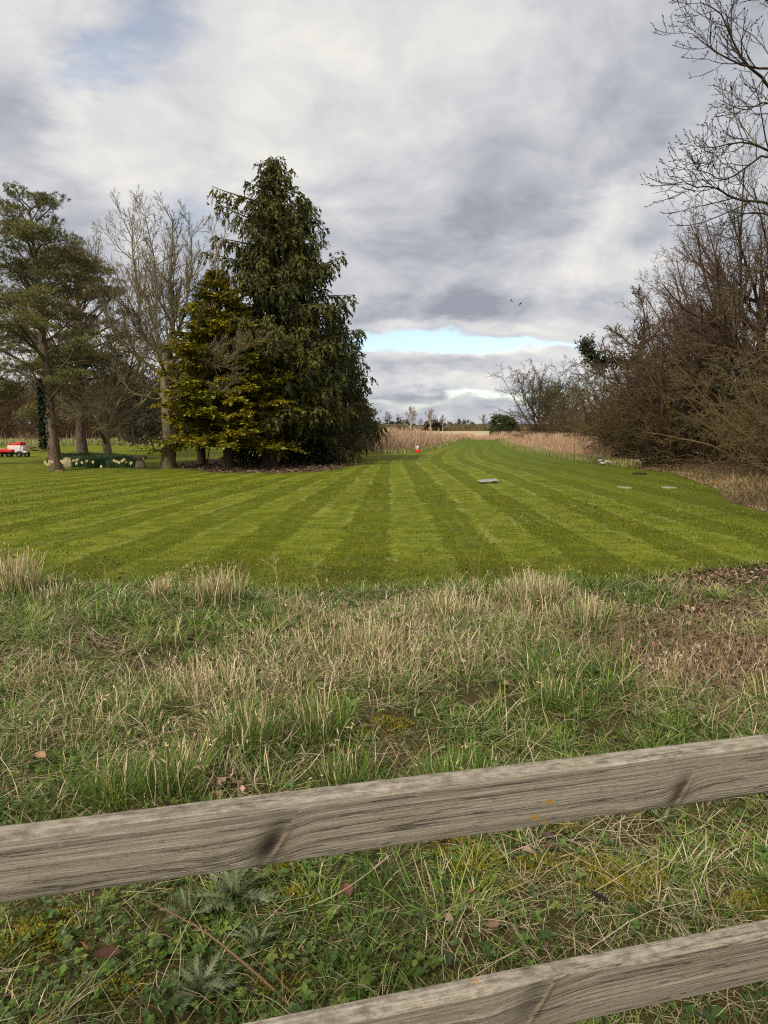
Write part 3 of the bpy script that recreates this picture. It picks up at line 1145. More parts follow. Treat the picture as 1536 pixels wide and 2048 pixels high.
TW_GREY = np.array(S(116, 104, 82))
TW_BROWN = np.array(S(96, 78, 60))
TW_RED = np.array(S(92, 70, 58))


def big_bare_tree():
    """the pale-trunked bare tree standing left of the golden conifer"""
    r = np.random.default_rng(101)
    base = G(335, 937)
    Y = base[1]
    root = empty('bare_tree', base)
    tag(root, 'large bare tree with thick pale trunk and upswept limbs left of golden conifer', 'tree')

    def L(x, y, dy=0.0):
        x = 335 + (x - 335) * (1.22 if y < 740 else 1.0)
        return W(x, y, Y + dy) - base
    tr = np.array([(0, 0, -0.05), L(337, 905), L(336, 860), L(333, 800), L(333, 745), L(336, 705)])
    obj('trunk', trunk_mesh(tr, [0.27, 0.26, 0.25, 0.24, 0.23, 0.19], M_BARK_GREY, 16, 5), root)
    limbs = [  # (photo polyline with depth offsets, start radius)
        ([(336, 712, 0), (342, 660, .1), (340, 600, .3), (345, 520, .5), (342, 440, .6)], .20),
        ([(334, 740, 0), (312, 700, .3), (291, 660, .5), (288, 590, .7), (276, 500, .8), (268, 440, 1)], .15),
        ([(336, 735, 0), (358, 700, -.4), (378, 670, -.6), (402, 640, -.7), (415, 560, -.8), (420, 500, -.9)], .14),
        ([(336, 715, 0), (352, 660, -.3), (366, 610, -.6), (372, 540, -.9), (380, 460, -1)], .12),
        ([(334, 720, 0), (318, 660, -.4), (316, 590, -.6), (310, 520, -.8), (306, 440, -1)], .12),
        ([(334, 760, 0), (300, 725, -.5), (262, 690, -.9), (235, 630, -1.2), (222, 560, -1.4), (208, 500, -1.5)], .12),
        ([(334, 800, 0), (305, 775, .8), (265, 755, 1.2), (225, 720, 1.6), (195, 660, 1.9)], .09),
        ([(333, 790, 0), (300, 800, -.7), (255, 790, -1.4), (215, 800, -2), (180, 830, -2.4), (150, 830, -2.6)], .085),
        ([(334, 850, 0), (300, 835, -.8), (260, 850, -1.5), (220, 830, -2.0), (185, 790, -2.2)], .06),
        ([(336, 880, 0), (300, 885, -.8), (250, 868, -1.5), (205, 840, -1.9), (175, 800, -2)], .05),
        ([(337, 800, 0), (370, 790, -.8), (400, 800, -1.4), (430, 790, -1.9), (462, 770, -2.2)], .075),
        ([(337, 775, 0), (365, 745, -1), (400, 735, -1.6), (440, 720, -2.1), (468, 690, -2.3)], .075),
        ([(337, 745, 0), (372, 715, .8), (404, 680, 1.2), (424, 620, 1.5), (430, 570, 1.7)], .09),
        ([(338, 880, 0), (352, 872, -.6), (362, 845, -1), (364, 800, -1.2)], .04),
        ([(334, 770, 0), (330, 740, -1.2), (318, 700, -2.2), (300, 640, -2.8), (292, 580, -3)], .10),
        ([(335, 765, 0), (340, 735, 1.4), (335, 690, 2.3), (330, 620, 2.9), (325, 560, 3.1)], .10),
    ]
    k = 9
    P = np.array([poly([L(*q) for q in pl], k) for pl, _ in limbs])
    P[:, 1:] += r.normal(0, 0.05, P[:, 1:].shape)
    Rd = np.concatenate([taper([rr * .72], k, 0.18, 0.7) for _, rr in limbs])
    limb_parts(root, P, Rd, 7, M_BARK_GREY)
    bg = Bag()
    up = P[:7]
    twigs(bg, P, Rd, [(16, .2, 1.0, 34, 10, .38, .06, .10, 5, 3), (10, .12, 1, 34, 10, .45, .06, .08, 3, 3), (7, .15, 1, 34, 12, .5, .08, .06, 2, 3)],
          r, TW_GREY, 0.0065)
    twigs(bg, P, Rd, [(16, .2, 1.0, 45, 15, .12, .12, .15, 4, 3), (4, .3, 1, 40, 14, .5, .12, .1, 2, 3)], r, TW_GREY, 0.006)
    obj('crown', bg.build('crown', M_TWIG), root)


big_bare_tree()


def auto_bare_tree(name, seed, H, r0, split, n1, ang1, bark, col, spec, rmin, lean=(0, 0), limbk=8, up1=0.1, low=0.0, tfrac=0.55, l1=0.62):
    r = np.random.default_rng(seed)
    root = empty(name, (0, 0, 0))
    k = 7
    tp = np.zeros((k, 3))
    zz = np.linspace(0, H * tfrac, k)
    tp[:, 2] = zz
    tp[:, 0] = lean[0] * (zz / H) ** 1.3 + np.cumsum(r.normal(0, 0.05, k)) * (zz > 0)
    tp[:, 1] = lean[1] * (zz / H) ** 1.3 + np.cumsum(r.normal(0, 0.05, k)) * (zz > 0)
    tp[0, 2] = -0.08
    rad = r0 * (1 - 0.55 * np.linspace(0, 1, k))
    obj('trunk', trunk_mesh(tp, rad, bark, 12, seed, 0.8), root)
    P, D, pr, t, idx = kids(tp[None], rad[None], n1, split, 1.0, math.radians(ang1), math.radians(13), r)
    L = (H - P[:, 2]) * l1 * r.uniform(0.8, 1.15, n1) + low * (1 - t)
    pts = grow(P, D, L, limbk, 0.10, up1, (0, 0, 1), r)
    rd = taper(np.maximum(pr * 0.6, 0.03), limbk, 0.18, 0.85)
    limb_parts(root, pts, rd, 6, bark)
    bg = Bag()
    twigs(bg, pts, rd, spec, r, col, rmin)
    obj('crown', bg.build('crown', M_TWIG), root)
    return root


# second bare tree, forked low, between the pine and the big bare tree
t2 = auto_bare_tree('bare_tree', 210, 10.8, 0.22, 0.28, 14, 34, M_BARK_GREY, TW_GREY,
                    [(10, .15, 1, 38, 12, .40, .1, .07, 6, 4), (9, .12, 1, 42, 12, .42, .12, .05, 3, 3), (6, .15, 1, 42, 14, .5, .12, .04, 2, 3)], 0.007, low=2.0, tfrac=.26, l1=.82)
t2.location = tuple(G(216, 921))
t2.rotation_euler = (0, 0, 2.7)
tag(t2, 'bare tree forking low above the daffodil bed, greyish trunk', 'tree')

# tall bare tree at the right edge
rt = auto_bare_tree('bare_tree', 331, 12.6, 0.30, 0.22, 22, 50, M_BARK_DARK, TW_RED,
                    [(12, .12, 1, 36, 12, .42, .1, .05, 5, 4), (9, .1, 1, 42, 12, .42, .13, .02, 3, 3), (6, .12, 1, 42, 14, .48, .14, 0, 2, 3)], 0.0075, low=2.2, tfrac=.62, l1=.80, up1=.05)
rt.location = (13.2, 25.5, 0)
rt.scale = (.66, .66, .84)
tag(rt, 'tall bare reddish-brown tree rising highest at the right edge above the hedge', 'tree')
rt2 = copy_tree(rt, (17.0, 25.0, 0), 2.1, (.72, .72, .95), 'tall bare tree partly cut by the right edge, behind the highest hedge tree')
rt4 = copy_tree(rt, (12.6, 29.0, 0), 5.2, (.48, .48, .66), 'slender bare tree rising from the hedge left of the highest one')
rt3 = copy_tree(rt, (14.2, 33.0, 0), 4.0, (.52, .52, .66), 'bare tree in the hedge just left of the tallest right-hand tree')


def overhanging_tree():
    """near tree whose trunk stands outside the picture on the right; its limbs reach in"""
    r = np.random.default_rng(404)
    base = np.array((9.3, 11.6, 0.0))
    root = empty('overhanging_tree', base)
    tag(root, 'near bare tree whose dark budded branches reach in from upper right corner', 'tree')

    def L(x, y, Y):
        return W(x, y, Y) - base
    tr = np.array([(0, 0, -0.1), (0.05, 0, 1.6), (0.0, .1, 3.4), (-.1, .1, 5.2), (0.1, .2, 7.2), (0.2, .2, 9.5), (0.1, .1, 12)])
    obj('trunk', trunk_mesh(tr, [.34, .31, .28, .25, .19, .12, .05], M_BARK_DARK, 14, 9), root)
    limbs = [
        ([tr[4], L(1640, 260, 11.2), L(1536, 165, 10.8), L(1490, 125, 10.7), L(1460, 70, 10.6), L(1440, 25, 10.5), L(1400, 5, 10.4)], .034),
        ([tr[4], L(1650, 180, 10.9), L(1570, 140, 10.5), L(1500, 135, 10.4), L(1442, 110, 10.3), L(1415, 92, 10.3), L(1385, 68, 10.2)], .03),
        ([tr[3], L(1620, 340, 10.6), L(1536, 300, 10.2), L(1490, 285, 10.2), L(1450, 290, 10.1), L(1425, 296, 10.0)], .03),
        ([tr[3], L(1640, 420, 10.9), L(1536, 405, 10.6), L(1470, 398, 10.5), L(1430, 374, 10.5), L(1390, 374, 10.4), L(1362, 358, 10.3)], .032),
        ([tr[3], L(1640, 350, 11.4), L(1536, 310, 11.4), L(1480, 345, 11.3), L(1445, 360, 11.2), L(1415, 345, 11.2), L(1385, 338, 11.2)], .028),
        ([tr[5], L(1660, 60, 11.5), L(1560, 20, 11.4), L(1500, -40, 11.3), L(1440, -60, 11.2)], .05),
        ([tr[4], L(1650, 240, 11.9), L(1540, 205, 11.9), L(1490, 220, 11.8), L(1440, 200, 11.8)], .028),
        ([tr[3], L(1620, 470, 11.6), L(1540, 430, 11.8), L(1480, 430, 11.9), L(1440, 470, 12)], .03),
        ([tr[2], L(1640, 560, 11.4), L(1560, 520, 11.2), L(1500, 560, 11.2), L(1450, 600, 11.2)], .035),
        ([tr[2], L(1640, 700, 11.0), L(1560, 690, 10.8), L(1490, 740, 10.8), L(1420, 760, 10.8)], .03),
        ([tr[4], L(1700, 120, 12.5), L(1620, 40, 13), L(1560, -40, 13), L(1500, -100, 13)], .05),
        ([tr[5], L(1800, 0, 12), L(1900, -200, 12.2), L(2000, -400, 12.4)], .06),
        ([tr[3], (1.2, .6, 6.2), (2.4, 1.0, 7.4), (3.2, 1.4, 9)], .08),
        ([tr[4], (-.3, 1.6, 8.4), (-.6, 2.8, 9.6), (-1.0, 3.6, 10.8)], .06),
    ]
    k = 12
    P = np.array([poly(pl, k) for pl, _ in limbs])
    Rd = np.concatenate([taper([rr], k, 0.16, 0.7) for _, rr in limbs])
    limb_parts(root, P, Rd, 7, M_BARK_DARK)
    bg = Bag()
    col = np.array(S(58, 52, 50))
    p1, r1 = twigs(bg, P, Rd, [(13, .35, 1, 42, 14, .20, .10, .10, 6, 4)], r, col, 0.0048)
    p2, r2 = twigs(bg, p1, r1, [(5, .2, 1, 40, 14, .42, .11, .10, 5, 4)], r, col, 0.0040)
    twigs(bg, p2, r2, [(3, .25, 1, 38, 14, .42, .1, .12, 3, 3)], r, col, 0.0040)
    # fat buds at the shoot tips
    tips = np.concatenate([p1[:, -1], p2[:, -1]])
    dr = np.concatenate([p1[:, -1] - p1[:, -2], p2[:, -1] - p2[:, -2]])
    for q in range(2):
        diamonds(bg, tips, dr, 0.045, 0.015, col, r, 0.1, 0.3)
    obj('crown', bg.build('crown', M_TWIG), root)


overhanging_tree()


# ------------------------------------------------------------------ hedge and scrub
def thicket(name, seed, H, rad, n0, col, spec, rmin):
    """many-stemmed bush: stems fan out from the ground and arch over"""
    r = np.random.default_rng(seed)
    root = empty(name, (0, 0, 0))
    a = r.random(n0) * 2 * PI
    q = np.sqrt(r.random(n0))
    P = np.stack([np.cos(a) * q * rad * 0.45, np.sin(a) * q * rad * 0.45, np.full(n0, -0.05)], -1)
    sp = q * r.uniform(0.25, 1.1, n0)
    D = np.stack([np.cos(a) * sp, np.sin(a) * sp, np.ones(n0)], -1)
    L = H * r.uniform(0.65, 1.12, n0)
    pts = grow(P, D, L, 8, 0.12, -0.03, (0, 0, 1), r)
    rd = taper(r.uniform(0.025, 0.06, n0), 8, 0.25)
    bs = Bag()
    tubes(bs, pts, rd, 5, col * 0.95, r, 0.2)
    obj('stem', bs.build('stem', M_TWIG, True), root)
    bg = Bag()
    twigs(bg, pts, rd, spec, r, col, rmin)
    obj('crown', bg.build('crown', M_TWIG), root)
    return root


HB = np.array(S(98, 80, 56))
bush = thicket('hedge_bush', 512, 5.4, 2.7, 34, HB,
               [(10, .08, 1, 45, 16, .34, .14, -.02, 5, 3), (8, .1, 1, 45, 16, .42, .15, -.03, 3, 3), (5, .1, 1, 45, 16, .5, .15, -.03, 2, 3)], 0.0085)
HG = 'bushes massed along the right-hand hedge'
hl = 'brown leafless bush within the middle of the right-hand hedge mass'
hl_own = {0: 'rounded brown bush at the far left end of the right-hand hedge, beside the reeds', 1: 'dense brown bush directly behind the white rubble heap',
          11: 'lowest brown bush of the right-hand hedge, nearest the camera at the right edge'}
spots = [(13.4, 37.5, .3, 1.0), (12.4, 32.2, 2.2, .92), (12.2, 28.0, 4.0, .86), (15.0, 30.5, 1.2, 1.25), (13.4, 23.5, 5.3, .86), (12.0, 19.6, 0.9, .72),
         (15.0, 20.0, 2.9, 1.0), (15.6, 42.5, 3.6, .85), (17.2, 36.0, .1, 1.25), (16.0, 26.0, 4.4, 1.15), (17.0, 49.0, 2.5, .9), (11.6, 16.0, 3.2, .62)]
for i, (x, y, a, s) in enumerate(spots):
    if i == 0:
        bush.location = (x, y, 0)
        bush.rotation_euler = (0, 0, a)
        o = bush
    else:
        o = copy_tree(bush, (x, y, 0), a, (s, s, s * (0.9 + 0.2 * ((i * 37) % 10) / 10)))
    tag(o, hl_own.get(i, hl), 'bush', HG)

# belt of scrubby trees behind the left-hand group, and rounder thorn trees far right
scrub = auto_bare_tree('scrub_tree', 611, 9.0, 0.2, 0.12, 14, 40, M_BARK_DARK, np.array(S(84, 72, 54)),
                       [(9, .1, 1, 42, 14, .44, .13, .01, 5, 3), (8, .1, 1, 45, 14, .44, .15, 0, 3, 3), (5, .1, 1, 45, 14, .5, .15, 0, 2, 3)], 0.014, low=2.2, tfrac=.45, l1=.8)
SG = 'scrub trees in the belt behind the left-hand group'
sl = 'brown leafless scrub tree in the hazy belt behind the left-hand pines'
bs_ = [(-47, 84), (-41.5, 80), (-37.5, 86), (-33.0, 79), (-29, 85), (-25, 80), (-21.5, 87), (-18, 82), (-14.5, 88), (-51, 78), (-44, 92), (-34, 93)]
for i, (x, y) in enumerate(bs_):
    o = scrub if i == 0 else copy_tree(scrub, (x, y, 0), i * 1.7, (1.1, 1.1, 0.85 + .25 * ((i * 7) % 5) / 5))
    if i == 0:
        o.location = (x, y, 0)
    tag(o, sl, 'tree', SG)
for i, (x, y, s) in enumerate(((-45, 76, 1.35), (-40, 74, 1.2), (-35.5, 77, 1.4), (-31, 74, 1.25), (-27, 78, 1.4), (-23, 76, 1.2), (-19, 79, 1.35), (-15.5, 77, 1.15), (-50, 74, 1.3))):
    o = copy_tree(bush, (x, y, 0), i * 2.3, (s * 1.1, s * 1.1, s))
    tag(o, 'brown thicket bush closing the view low behind the left-hand trees', 'bush', 'thicket bushes behind the left-hand trees')
for i, (x, y, s) in enumerate(((17.6, 80, .62), (20.0, 74, .7), (20.3, 66, .62), (18.6, 57, .6), (23, 80, .9))):
    o = copy_tree(bush, (x, y, 0), i * 1.9, (s * 1.15, s * 1.15, s))
    tag(o, 'low dark leafless bush at the foot of the lone thorn tree beyond the reeds', 'bush', 'bushes below the lone thorn tree')
far_r = [(1078, 868, 82, .98, 'rounded leafless thorn tree standing alone right of the mown track', .4),
         (1130, 868, 78, .72, 'lower leafless tree between the lone thorn tree and the hedge', 2.9)]
far_r += [(1100, 868, 84, .92, 'leafless thorn tree merging with the lone thorn tree on its right', 5.1)]
for (x, y, Y, s, lb, a) in far_r:
    p = W(x, y, Y)
    o = copy_tree(scrub, (p[0], Y, 0), a, (s * 1.05, s * 1.05, s), lb)
    tag(o, lb, 'tree')
    del o['group']


# ------------------------------------------------------------------ conifers
def cypress(name, seed, base, apex_px, H, prof, col, ncol2, nb, zlow, spray=1.0, extra=(), trunk_r=0.3, droop=0.10, trunks=1, dens=1.0, tilt0=0.15, bark=None):
    """weeping cypress: tiers of branches with hanging sprays. prof(h 0..1) -> radius"""
    r = np.random.default_rng(seed)
    root = empty(name, base)
    k = 9
    tp = np.zeros((k, 3))
    tp[:, 2] = np.linspace(-0.05, H * 0.97, k)
    dx = apex_px
    tp[:, 0] = dx * (np.linspace(0, 1, k)) ** 1.2 + np.concatenate([[0], np.cumsum(r.normal(0, 0.04, k - 1))])
    tp[:, 1] = np.concatenate([[0], np.cumsum(r.normal(0, 0.04, k - 1))])
    tr = trunk_r * (1 - 0.93 * np.linspace(0, 1, k) ** 0.9)
    obj('trunk', trunk_mesh(tp, tr, bark or M_BARK_DARK, 12, seed, 0.7), root)
    # tiers
    h = (np.arange(nb) + r.random(nb)) / nb
    h = zlow / H + (1 - zlow / H) * h ** 0.9
    z = h * H
    P = np.stack([np.interp(z, tp[:, 2], tp[:, 0]), np.interp(z, tp[:, 2], tp[:, 1]), z], -1)
    a = np.arange(nb) * 2.399 + r.normal(0, 0.4, nb)
    rad = np.array([prof(q) for q in h]) * r.uniform(0.62, 1.16, nb)
    tilt = tilt0 + 0.9 * h ** 2 + r.normal(0, 0.15, nb)
    D = np.stack([np.cos(a), np.sin(a), tilt], -1)
    pts = grow(P, D, np.maximum(rad * 1.08, 0.25), 7, 0.06, [0.04, 0.0, -droop * .6, -droop, -droop * 0.6, .10], (0, 0, 1), r)
    for (ez, ea, el, et) in extra:      # long stray branches
        z0 = ez * H
        p0 = np.array([[np.interp(z0, tp[:, 2], tp[:, 0]), np.interp(z0, tp[:, 2], tp[:, 1]), z0]])
        d0 = np.array([[math.cos(ea), math.sin(ea), et]])
        pts = np.concatenate([pts, grow(p0, d0, [el], 7, 0.04, [0, 0, -.03, -.02, .05, .12], (0, 0, 1), r)])
        rad = np.append(rad, el)
    rd = taper(0.012 + 0.016 * rad, 7, 0.2)
    bb = Bag()
    tubes(bb, pts, rd, 5, np.array(S(84, 68, 52)), r, 0.15)
    obj('branches', bb.build('branches', M_TWIG, True), root)
    # branchlets, hanging
    cnt = np.maximum(5, (rad * 10.5 * dens).astype(int))
    P2, D2, pr, t, idx = kids(pts, rd, cnt, 0.12, 1.0, math.radians(62), math.radians(16), r)
    D2[:, 2] = D2[:, 2] * 0.35 - 0.05
    L2 = (0.26 + 0.21 * rad[idx] * (1.1 - 0.75 * t)) * r.uniform(0.6, 1.2, len(P2)) * spray
    pts2 = grow(P2, D2, L2, 5, 0.10, -0.30, (0, 0, 1), r)
    # a share of the branchlets hang straight down like curtains
    hang = r.random(len(P2)) < 0.28
    pts2[hang] = grow(P2[hang], D2[hang] * 0.4 + np.array([0, 0, -0.9]), L2[hang] * 1.25, 5, 0.08, -0.35, (0, 0, 1), r)
    rd2 = taper(np.full(len(P2), 0.006), 5, 0.5)
    # every branch has its own tint
    bt = r.random(len(pts))[:, None]
    bc = np.array(col)[None] * (1 - bt) + np.array(ncol2)[None] * bt
    fol = Bag()
    c2 = bc[idx]
    tubes(fol, pts2[:, ::2], rd2[:, ::2], 3, c2 * 0.8, r)
    cnt3 = np.clip((L2 * 26).astype(int), 5, 15)
    P3, D3, _, t3, i3 = kids(pts2, rd2, cnt3, 0.05, 1.0, math.radians(42), math.radians(16), r)
    D3[:, 2] -= 0.55
    L3 = r.uniform(0.10, 0.22, len(P3)) * spray
    diamonds(fol, P3, D3, L3, L3 * r.uniform(0.32, 0.6, len(P3)), c2[i3], r, 0.22, 0.2)
    # tips
    tips = pts2[:, -1]
    diamonds(fol, tips, pts2[:, -1] - pts2[:, -2], r.uniform(0.12, 0.26, len(tips)) * spray, 0.05, c2, r, 0.2)
    obj('crown', fol.build('crown', M_NEEDLE), root)
    return root


CY1, CY2 = S(64, 70, 32), S(102, 98, 44)


def prof_of(pairs):
    hs = [p[0] for p in pairs]
    rs = [p[1] for p in pairs]
    return lambda h: float(np.interp(h, hs, rs))


b_ = G(538, 934)
o = cypress('weeping_cypress', 701, b_, 0.42, 12.3, prof_of([(0, 2.9), (.12, 3.0), (.3, 2.9), (.5, 2.25), (.7, 1.75), (.85, 1.25), (.95, .75), (1, .15)]), CY1, CY2, 200, 1.4,
            extra=[(.85, PI * .98, 2.6, .35), (.79, PI * 1.02, 2.5, .30), (.72, PI * .95, 2.5, .2), (.66, PI * 1.05, 2.7, .2), (.60, 0.1, 2.5, .35), (.62, -.2, 2.3, .3)], trunk_r=0.33)
tag(o, 'tallest dark weeping cypress of the left-hand clump, ragged spire top', 'tree')
b_ = G(572, 930)
o = cypress('weeping_cypress', 702, b_, 0.95, 11.3, prof_of([(0, 3.0), (.15, 3.3), (.35, 3.0), (.55, 2.4), (.75, 1.6), (.9, .95), (1, .2)]), S(60, 70, 32), S(94, 94, 42), 140, 1.2,
            extra=[(.72, 0.0, 2.4, .45), (.55, .1, 2.9, .35), (.45, -.1, 3.2, .25)], trunk_r=0.28)
tag(o, 'second dark cypress, its rounded top just right of the tallest spire', 'tree')
b_ = np.array((W(665, 900, 36)[0], 36.0, 0))
o = cypress('weeping_cypress', 703, b_, 0.2, 7.4, prof_of([(0, 2.1), (.2, 2.5), (.5, 2.0), (.8, 1.0), (1, .2)]), S(66, 70, 34), S(104, 98, 46), 100, 0.5, trunk_r=0.25)
tag(o, 'lower dark cypress forming the right shoulder of the left-hand clump', 'tree')
b_ = np.array((W(700, 900, 43)[0], 43.0, 0))
o = cypress('weeping_cypress', 704, b_, 0.0, 5.9, prof_of([(0, 1.5), (.25, 1.75), (.6, 1.15), (.85, .6), (1, .15)]), S(52, 62, 36), S(74, 80, 42), 70, 0.3, trunk_r=0.2)
tag(o, 'small dark conifer at the right end of the clump beside the reeds', 'tree')


def golden_conifer():
    """golden cypress: flat plumes reaching out and up at the tips"""
    r = np.random.default_rng(733)
    base = G(458, 938)
    root = empty('golden_conifer', base)
    tag(root, 'golden green conifer with layered feathery plumes in front of dark cypresses', 'tree')
    H = 7.6
    k = 8
    tp = np.zeros((k, 3))
    tp[:, 2] = np.linspace(-0.05, H, k)
    tp[:, 0] = np.linspace(0, -0.30, k)
    obj('trunk', trunk_mesh(tp, 0.2 * (1 - .93 * np.linspace(0, 1, k)), M_BARK_DARK, 12, 77, 0.7), root)
    pf = prof_of([(.1, 2.0), (.13, 2.3), (.2, 2.7), (.35, 2.5), (.5, 2.1), (.7, 1.4), (.85, .8), (1, .12)])
    nb = 210
    h = 0.11 + 0.89 * ((np.arange(nb) + r.random(nb)) / nb) ** 0.95
    z = h * H
    P = np.stack([np.interp(z, tp[:, 2], tp[:, 0]), np.zeros(nb), z], -1)
    a = np.arange(nb) * 2.399 + r.normal(0, .4, nb)
    rad = np.array([pf(q) for q in h]) * r.uniform(.72, 1.12, nb)
    D = np.stack([np.cos(a), np.sin(a), 0.05 + 0.9 * h ** 2 + r.normal(0, .12, nb)], -1)
    pts = grow(P, D, rad * 1.05, 7, .05, [0, -.02, -.05, -.05, .02, .12], (0, 0, 1), r)
    rd = taper(0.010 + .014 * rad, 7, .2)
    bb = Bag()
    tubes(bb, pts, rd, 4, np.array(S(84, 66, 48)), r)
    obj('branches', bb.build('branches', M_TWIG, True), root)
    cnt = np.maximum(5, (rad * 9.5).astype(int))
    P2, D2, pr, t, idx = kids(pts, rd, cnt, .22, 1.0, math.radians(48), math.radians(12), r)
    D2[:, 2] = D2[:, 2] * .3 + .05
    L2 = (.30 + .16 * rad[idx] * (1.1 - .7 * t)) * r.uniform(.7, 1.25, len(P2))
    pts2 = grow(P2, D2, L2, 5, .06, [-.12, -.08, .02, .14], (0, 0, 1), r)
    rd2 = taper(np.full(len(P2), .005), 5, .5)
    bt = np.clip(r.normal(.5, .3, len(pts)), 0, 1)[:, None]
    bc = np.array(S(96, 108, 28)) * (1 - bt) + np.array(S(156, 144, 34)) * bt
    c2 = bc[idx]
    fol = Bag()
    tubes(fol, pts2[:, ::2], rd2[:, ::2], 3, c2 * .8, r)
    cnt3 = np.clip((L2 * 32).astype(int), 6, 22)
    P3, D3, _, t3, i3 = kids(pts2, rd2, cnt3, .05, 1., math.radians(45), math.radians(10), r)
    D3[:, 2] = D3[:, 2] * .4 - .12
    L3 = r.uniform(.11, .25, len(P3)) * (1.15 - .5 * t3)
    # tips of each plume are the young golden growth
    tipm = np.clip(t3 * 1.1 - .25, 0, 1)[:, None] * .55
    cc = c2[i3] * (1 - tipm) + np.array(S(172, 152, 44)) * tipm
    up = np.tile(np.array([[0, 0, 1.0]]), (len(P3), 1)) + r.normal(0, .35, (len(P3), 3))
    diamonds(fol, P3, D3, L3, L3 * .55, cc, r, .18, .12, up)
    obj('crown', fol.build('crown', M_NEEDLE), root)


golden_conifer()


def pine(name, seed, base, H, top_r, lean, nb, col1, col2, zlow, prof, dens=1.0, trunk_r=.3, tuft=1.0):
    """Scots-pine-like: crooked branches carrying rounded pads of needle tufts"""
    r = np.random.default_rng(seed)
    root = empty(name, base)
    k = 9
    tp = np.zeros((k, 3))
    tp[:, 2] = np.linspace(-.05, H * .96, k)
    tp[:, 0] = lean * np.linspace(0, 1, k) ** 1.1 + np.concatenate([[0], np.cumsum(r.normal(0, .05, k - 1))])
    tp[:, 1] = np.concatenate([[0], np.cumsum(r.normal(0, .05, k - 1))])
    tr_ = trunk_r * (1 - .88 * np.linspace(0, 1, k))
    obj('trunk', trunk_mesh(tp, tr_, M_BARK_PINE, 14, seed, .9), root)
    h = zlow / H + (1 - zlow / H) * ((np.arange(nb) + r.random(nb)) / nb)
    z = h * H * .97
    P = np.stack([np.interp(z, tp[:, 2], tp[:, 0]), np.interp(z, tp[:, 2], tp[:, 1]), z], -1)
    a = np.arange(nb) * 2.399 + r.normal(0, .5, nb)
    rad = np.array([prof(q) for q in h]) * r.uniform(.65, 1.15, nb)
    D = np.stack([np.cos(a), np.sin(a), .15 + .8 * h + r.normal(0, .2, nb)], -1)
    pts = grow(P, D, rad * 1.1, 7, .14, [.0, -.05, -.08, -.02, .1, .15], (0, 0, 1), r)
    rd = taper(.018 + .02 * rad, 7, .25)
    bb = Bag()
    tubes(bb, pts, rd, 5, np.array(S(92, 76, 62)), r)
    P2, D2, pr, t, idx = kids(pts, rd, np.maximum(4, (rad * 4.5 * dens).astype(int)), .3, 1., math.radians(48), math.radians(14), r)
    L2 = (.3 + .32 * rad[idx] * (1.1 - .7 * t)) * r.uniform(.7, 1.2, len(P2))
    D2[:, 2] = D2[:, 2] * .5 + .12
    pts2 = grow(P2, D2, L2, 5, .13, .06, (0, 0, 1), r)
    rd2 = taper(np.full(len(P2), .012), 5, .5)
    tubes(bb, pts2, rd2, 3, np.array(S(92, 76, 60)), r)
    obj('branches', bb.build('branches', M_TWIG), root)
    # flattened pads of needle tufts sit over the ends of the branches
    fol = Bag()
    cen, rx, rz, tint = [], [], [], []
    bt = r.random(len(pts))
    for i in range(len(pts)):
        m = 1 + int(rad[i] * 1.9)
        for q in range(m):
            f = 1 - .62 * q / max(m, 1) * r.uniform(.6, 1.2)
            fi = min(max(f, .2), .999) * 6
            j = int(fi)
            p = pts[i, j] + (pts[i, j + 1] - pts[i, j]) * (fi - j)
            cen.append(p + np.array([r.normal(0, .22), r.normal(0, .22), r.uniform(.02, .2)]))
            rx.append(r.uniform(.28, .62))
            rz.append(r.uniform(.13, .26))
            tint.append(np.clip(bt[i] + r.normal(0, .2), 0, 1))
    cen, rx, rz, tint = map(np.array, (cen, rx, rz, tint))
    per = np.maximum(12, (38 * dens * (rx / .45) ** 2).astype(int))
    ii = np.repeat(np.arange(len(cen)), per)
    u = nrm(r.normal(0, 1, (len(ii), 3)))
    u[:, 2] = np.where(u[:, 2] < -.25, -u[:, 2], u[:, 2])
    sc3 = np.stack([rx[ii], rx[ii], rz[ii]], -1)
    e0 = cen[ii] + u * sc3 * r.uniform(.55, 1.05, (len(ii), 1))
    d0 = nrm(u * np.array([1, 1, .8]) + np.array([0, 0, .55]))
    # a thin twig carries every other tuft
    st = e0 - d0 * .2
    tubes(fol, np.stack([st, e0], 1)[::2], np.tile(np.array([[.006, .004]]), (len(st[::2]), 1)), 3, np.array(S(92, 78, 58)), r)
    m = 8
    e = np.repeat(e0, m, 0)
    d = nrm(np.repeat(d0, m, 0) * .7 + nrm(r.normal(0, 1, e.shape)) * .75)
    tn = np.repeat(tint[ii], m)[:, None]
    cc = np.array(col1) * (1 - tn) + np.array(col2) * tn
    diamonds(fol, e, d, r.uniform(.08, .16, len(e)) * tuft, r.uniform(.014, .026, len(e)) * tuft, cc, r, .2, .1)
    obj('crown', fol.build('crown', M_NEEDLE), root)
    return root


